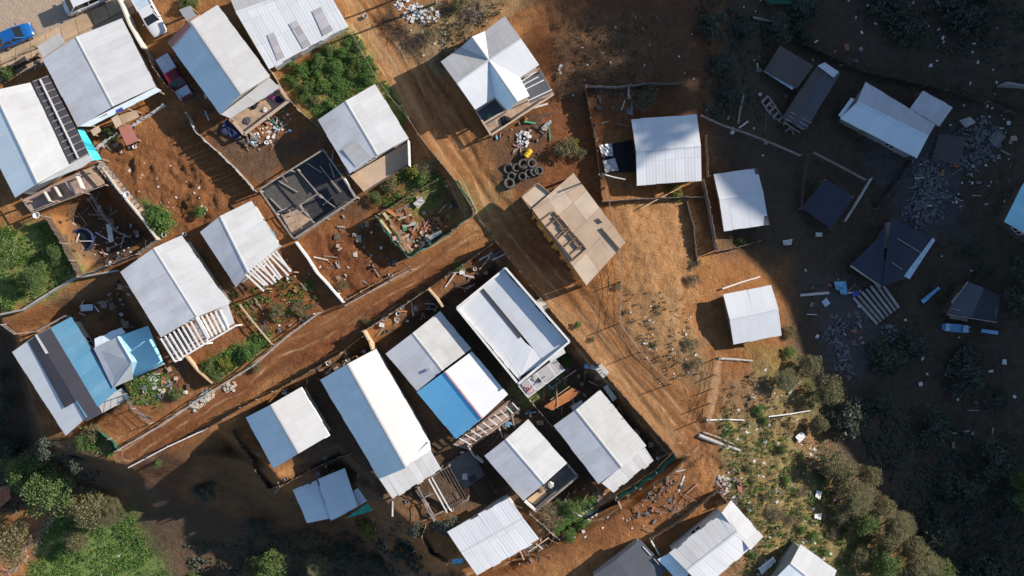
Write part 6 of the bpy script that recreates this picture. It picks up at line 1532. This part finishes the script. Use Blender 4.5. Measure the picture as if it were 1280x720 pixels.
for poly, n in (([(70,262),(118,242),(196,300),(130,335),(90,325)], 46), ([(112,165),(170,150),(176,180),(150,195),(120,185)], 26), ([(300,140),(360,128),(365,180),(300,180)], 40), ([(395,170),(405,150),(440,215),(440,245)], 12), ([(470,270),(560,230),(588,262),(515,318),(490,300)], 40),
    ([(555,345),(618,312),(630,330),(575,372)], 26), ([(470,410),(535,368),(550,382),(485,430)], 22), ([(330,500),(450,428),(462,440),(340,510)], 26), ([(560,545),(650,505),(690,535),(650,560),(600,560)], 34), ([(660,480),(740,450),(760,480),(700,525)], 34), ([(690,600),(760,610),(740,640),(690,660)], 24), ([(650,690),(700,660),(710,670),(660,705)], 22),
    ([(790,612),(870,580),(880,600),(820,660),(790,650)], 26), ([(900,592),(925,590),(930,630),(905,625)], 20), ([(440,610),(530,610),(560,690),(470,690)], 30), ([(165,455),(235,460),(240,490),(180,525)], 26), ([(90,400),(150,355),(200,410),(150,410),(100,395)], 22), ([(370,300),(500,270),(510,330),(435,372)], 20), ([(300,380),(365,335),(400,388),(330,425)], 18), ([(0,85),(50,70),(52,100),(0,110)], 14),
    ([(610,165),(680,130),(690,180),(640,200)], 28), ([(735,115),(790,112),(790,150),(745,180)], 16), ([(900,60),(1000,40),(1090,60),(1060,100),(960,190),(890,160)], 30), ([(1000,330),(1120,350),(1100,440),(1020,450)], 40), ([(1150,180),(1270,140),(1260,260),(1140,270)], 44), ([(1130,440),(1270,450),(1270,570),(1170,560)], 26), ([(215,60),(240,70),(280,140),(250,150)], 10), ([(580,560),(612,600),(570,640),(540,640)], 14)):
    clutter(poly, n, MX+['rose','bluet','greenp'] if n in (40, 34, 28) and poly[0][0] < 700 else MX)

plant('olive', 1000, 690, .4, 'little olive tree at the foot of the brushy slope', None, None, 1.0)
clutter([(60,400),(150,350),(205,420),(150,410),(95,395)], 18, ['wood','woodg','woodd','plank'], .6)
clutter([(400,270),(440,262),(470,262),(490,330),(450,360),(400,330)], 16, ['wood','woodg','woodd','stone'], .4)
clutter([(610,480),(640,500),(600,545),(560,520)], 16, ['wood','woodg','woodd','plank'], .6)
clutter([(735,500),(752,485),(835,560),(820,580)], 16, ['wood','woodg','woodd','plank'], .6)
clutter([(300,520),(345,600),(420,560),(480,620),(430,600),(350,620)], 26, ['wood','woodg','woodd','stoneg'], .5)
SKYS, SUNS, EXPO = .105, 5.0, .47
# ================================================================== light, camera
w = bpy.data.worlds.new('World'); S.world = w; w.use_nodes = True
nt = w.node_tree; bg = nt.nodes['Background']
sky = nt.nodes.new('ShaderNodeTexSky'); sky.sky_type = 'NISHITA'; sky.sun_disc = False
sky.sun_elevation = EL; sky.sun_rotation = math.pi/2 - AZ; sky.altitude = 300; sky.air_density = 1.0; sky.dust_density = .6; sky.ozone_density = 1.5
nt.links.new(sky.outputs[0], bg.inputs[0]); bg.inputs[1].default_value = SKYS
l = bpy.data.lights.new('sun', 'SUN'); l.energy = SUNS; l.angle = math.radians(.53); l.color = (1.0, .895, .78)
lo = bpy.data.objects.new('sun', l); link(lo)
sd = Vector((math.cos(EL)*math.cos(AZ), math.cos(EL)*math.sin(AZ), math.sin(EL)))
lo.rotation_euler = sd.to_track_quat('Z', 'Y').to_euler(); lo.location = (0, 0, 100)
cam = bpy.data.cameras.new('camera'); co = bpy.data.objects.new('camera', cam); link(co)
co.location = (0, 0, H); co.rotation_euler = (0, 0, 0)
cam.sensor_width = 36; cam.lens = 36*H/(1280/12); cam.clip_start = .5; cam.clip_end = 5000
S.camera = co
S.view_settings.view_transform = 'Standard'; S.view_settings.look = 'None'; S.view_settings.gamma = 1; S.view_settings.use_curve_mapping = False
S.view_settings.exposure = EXPO
S.cycles.max_bounces = 5; S.cycles.diffuse_bounces = 2; S.cycles.glossy_bounces = 2; S.cycles.transparent_max_bounces = 4
S.cycles.use_denoising = True
S.cycles.sample_clamp_indirect = 4
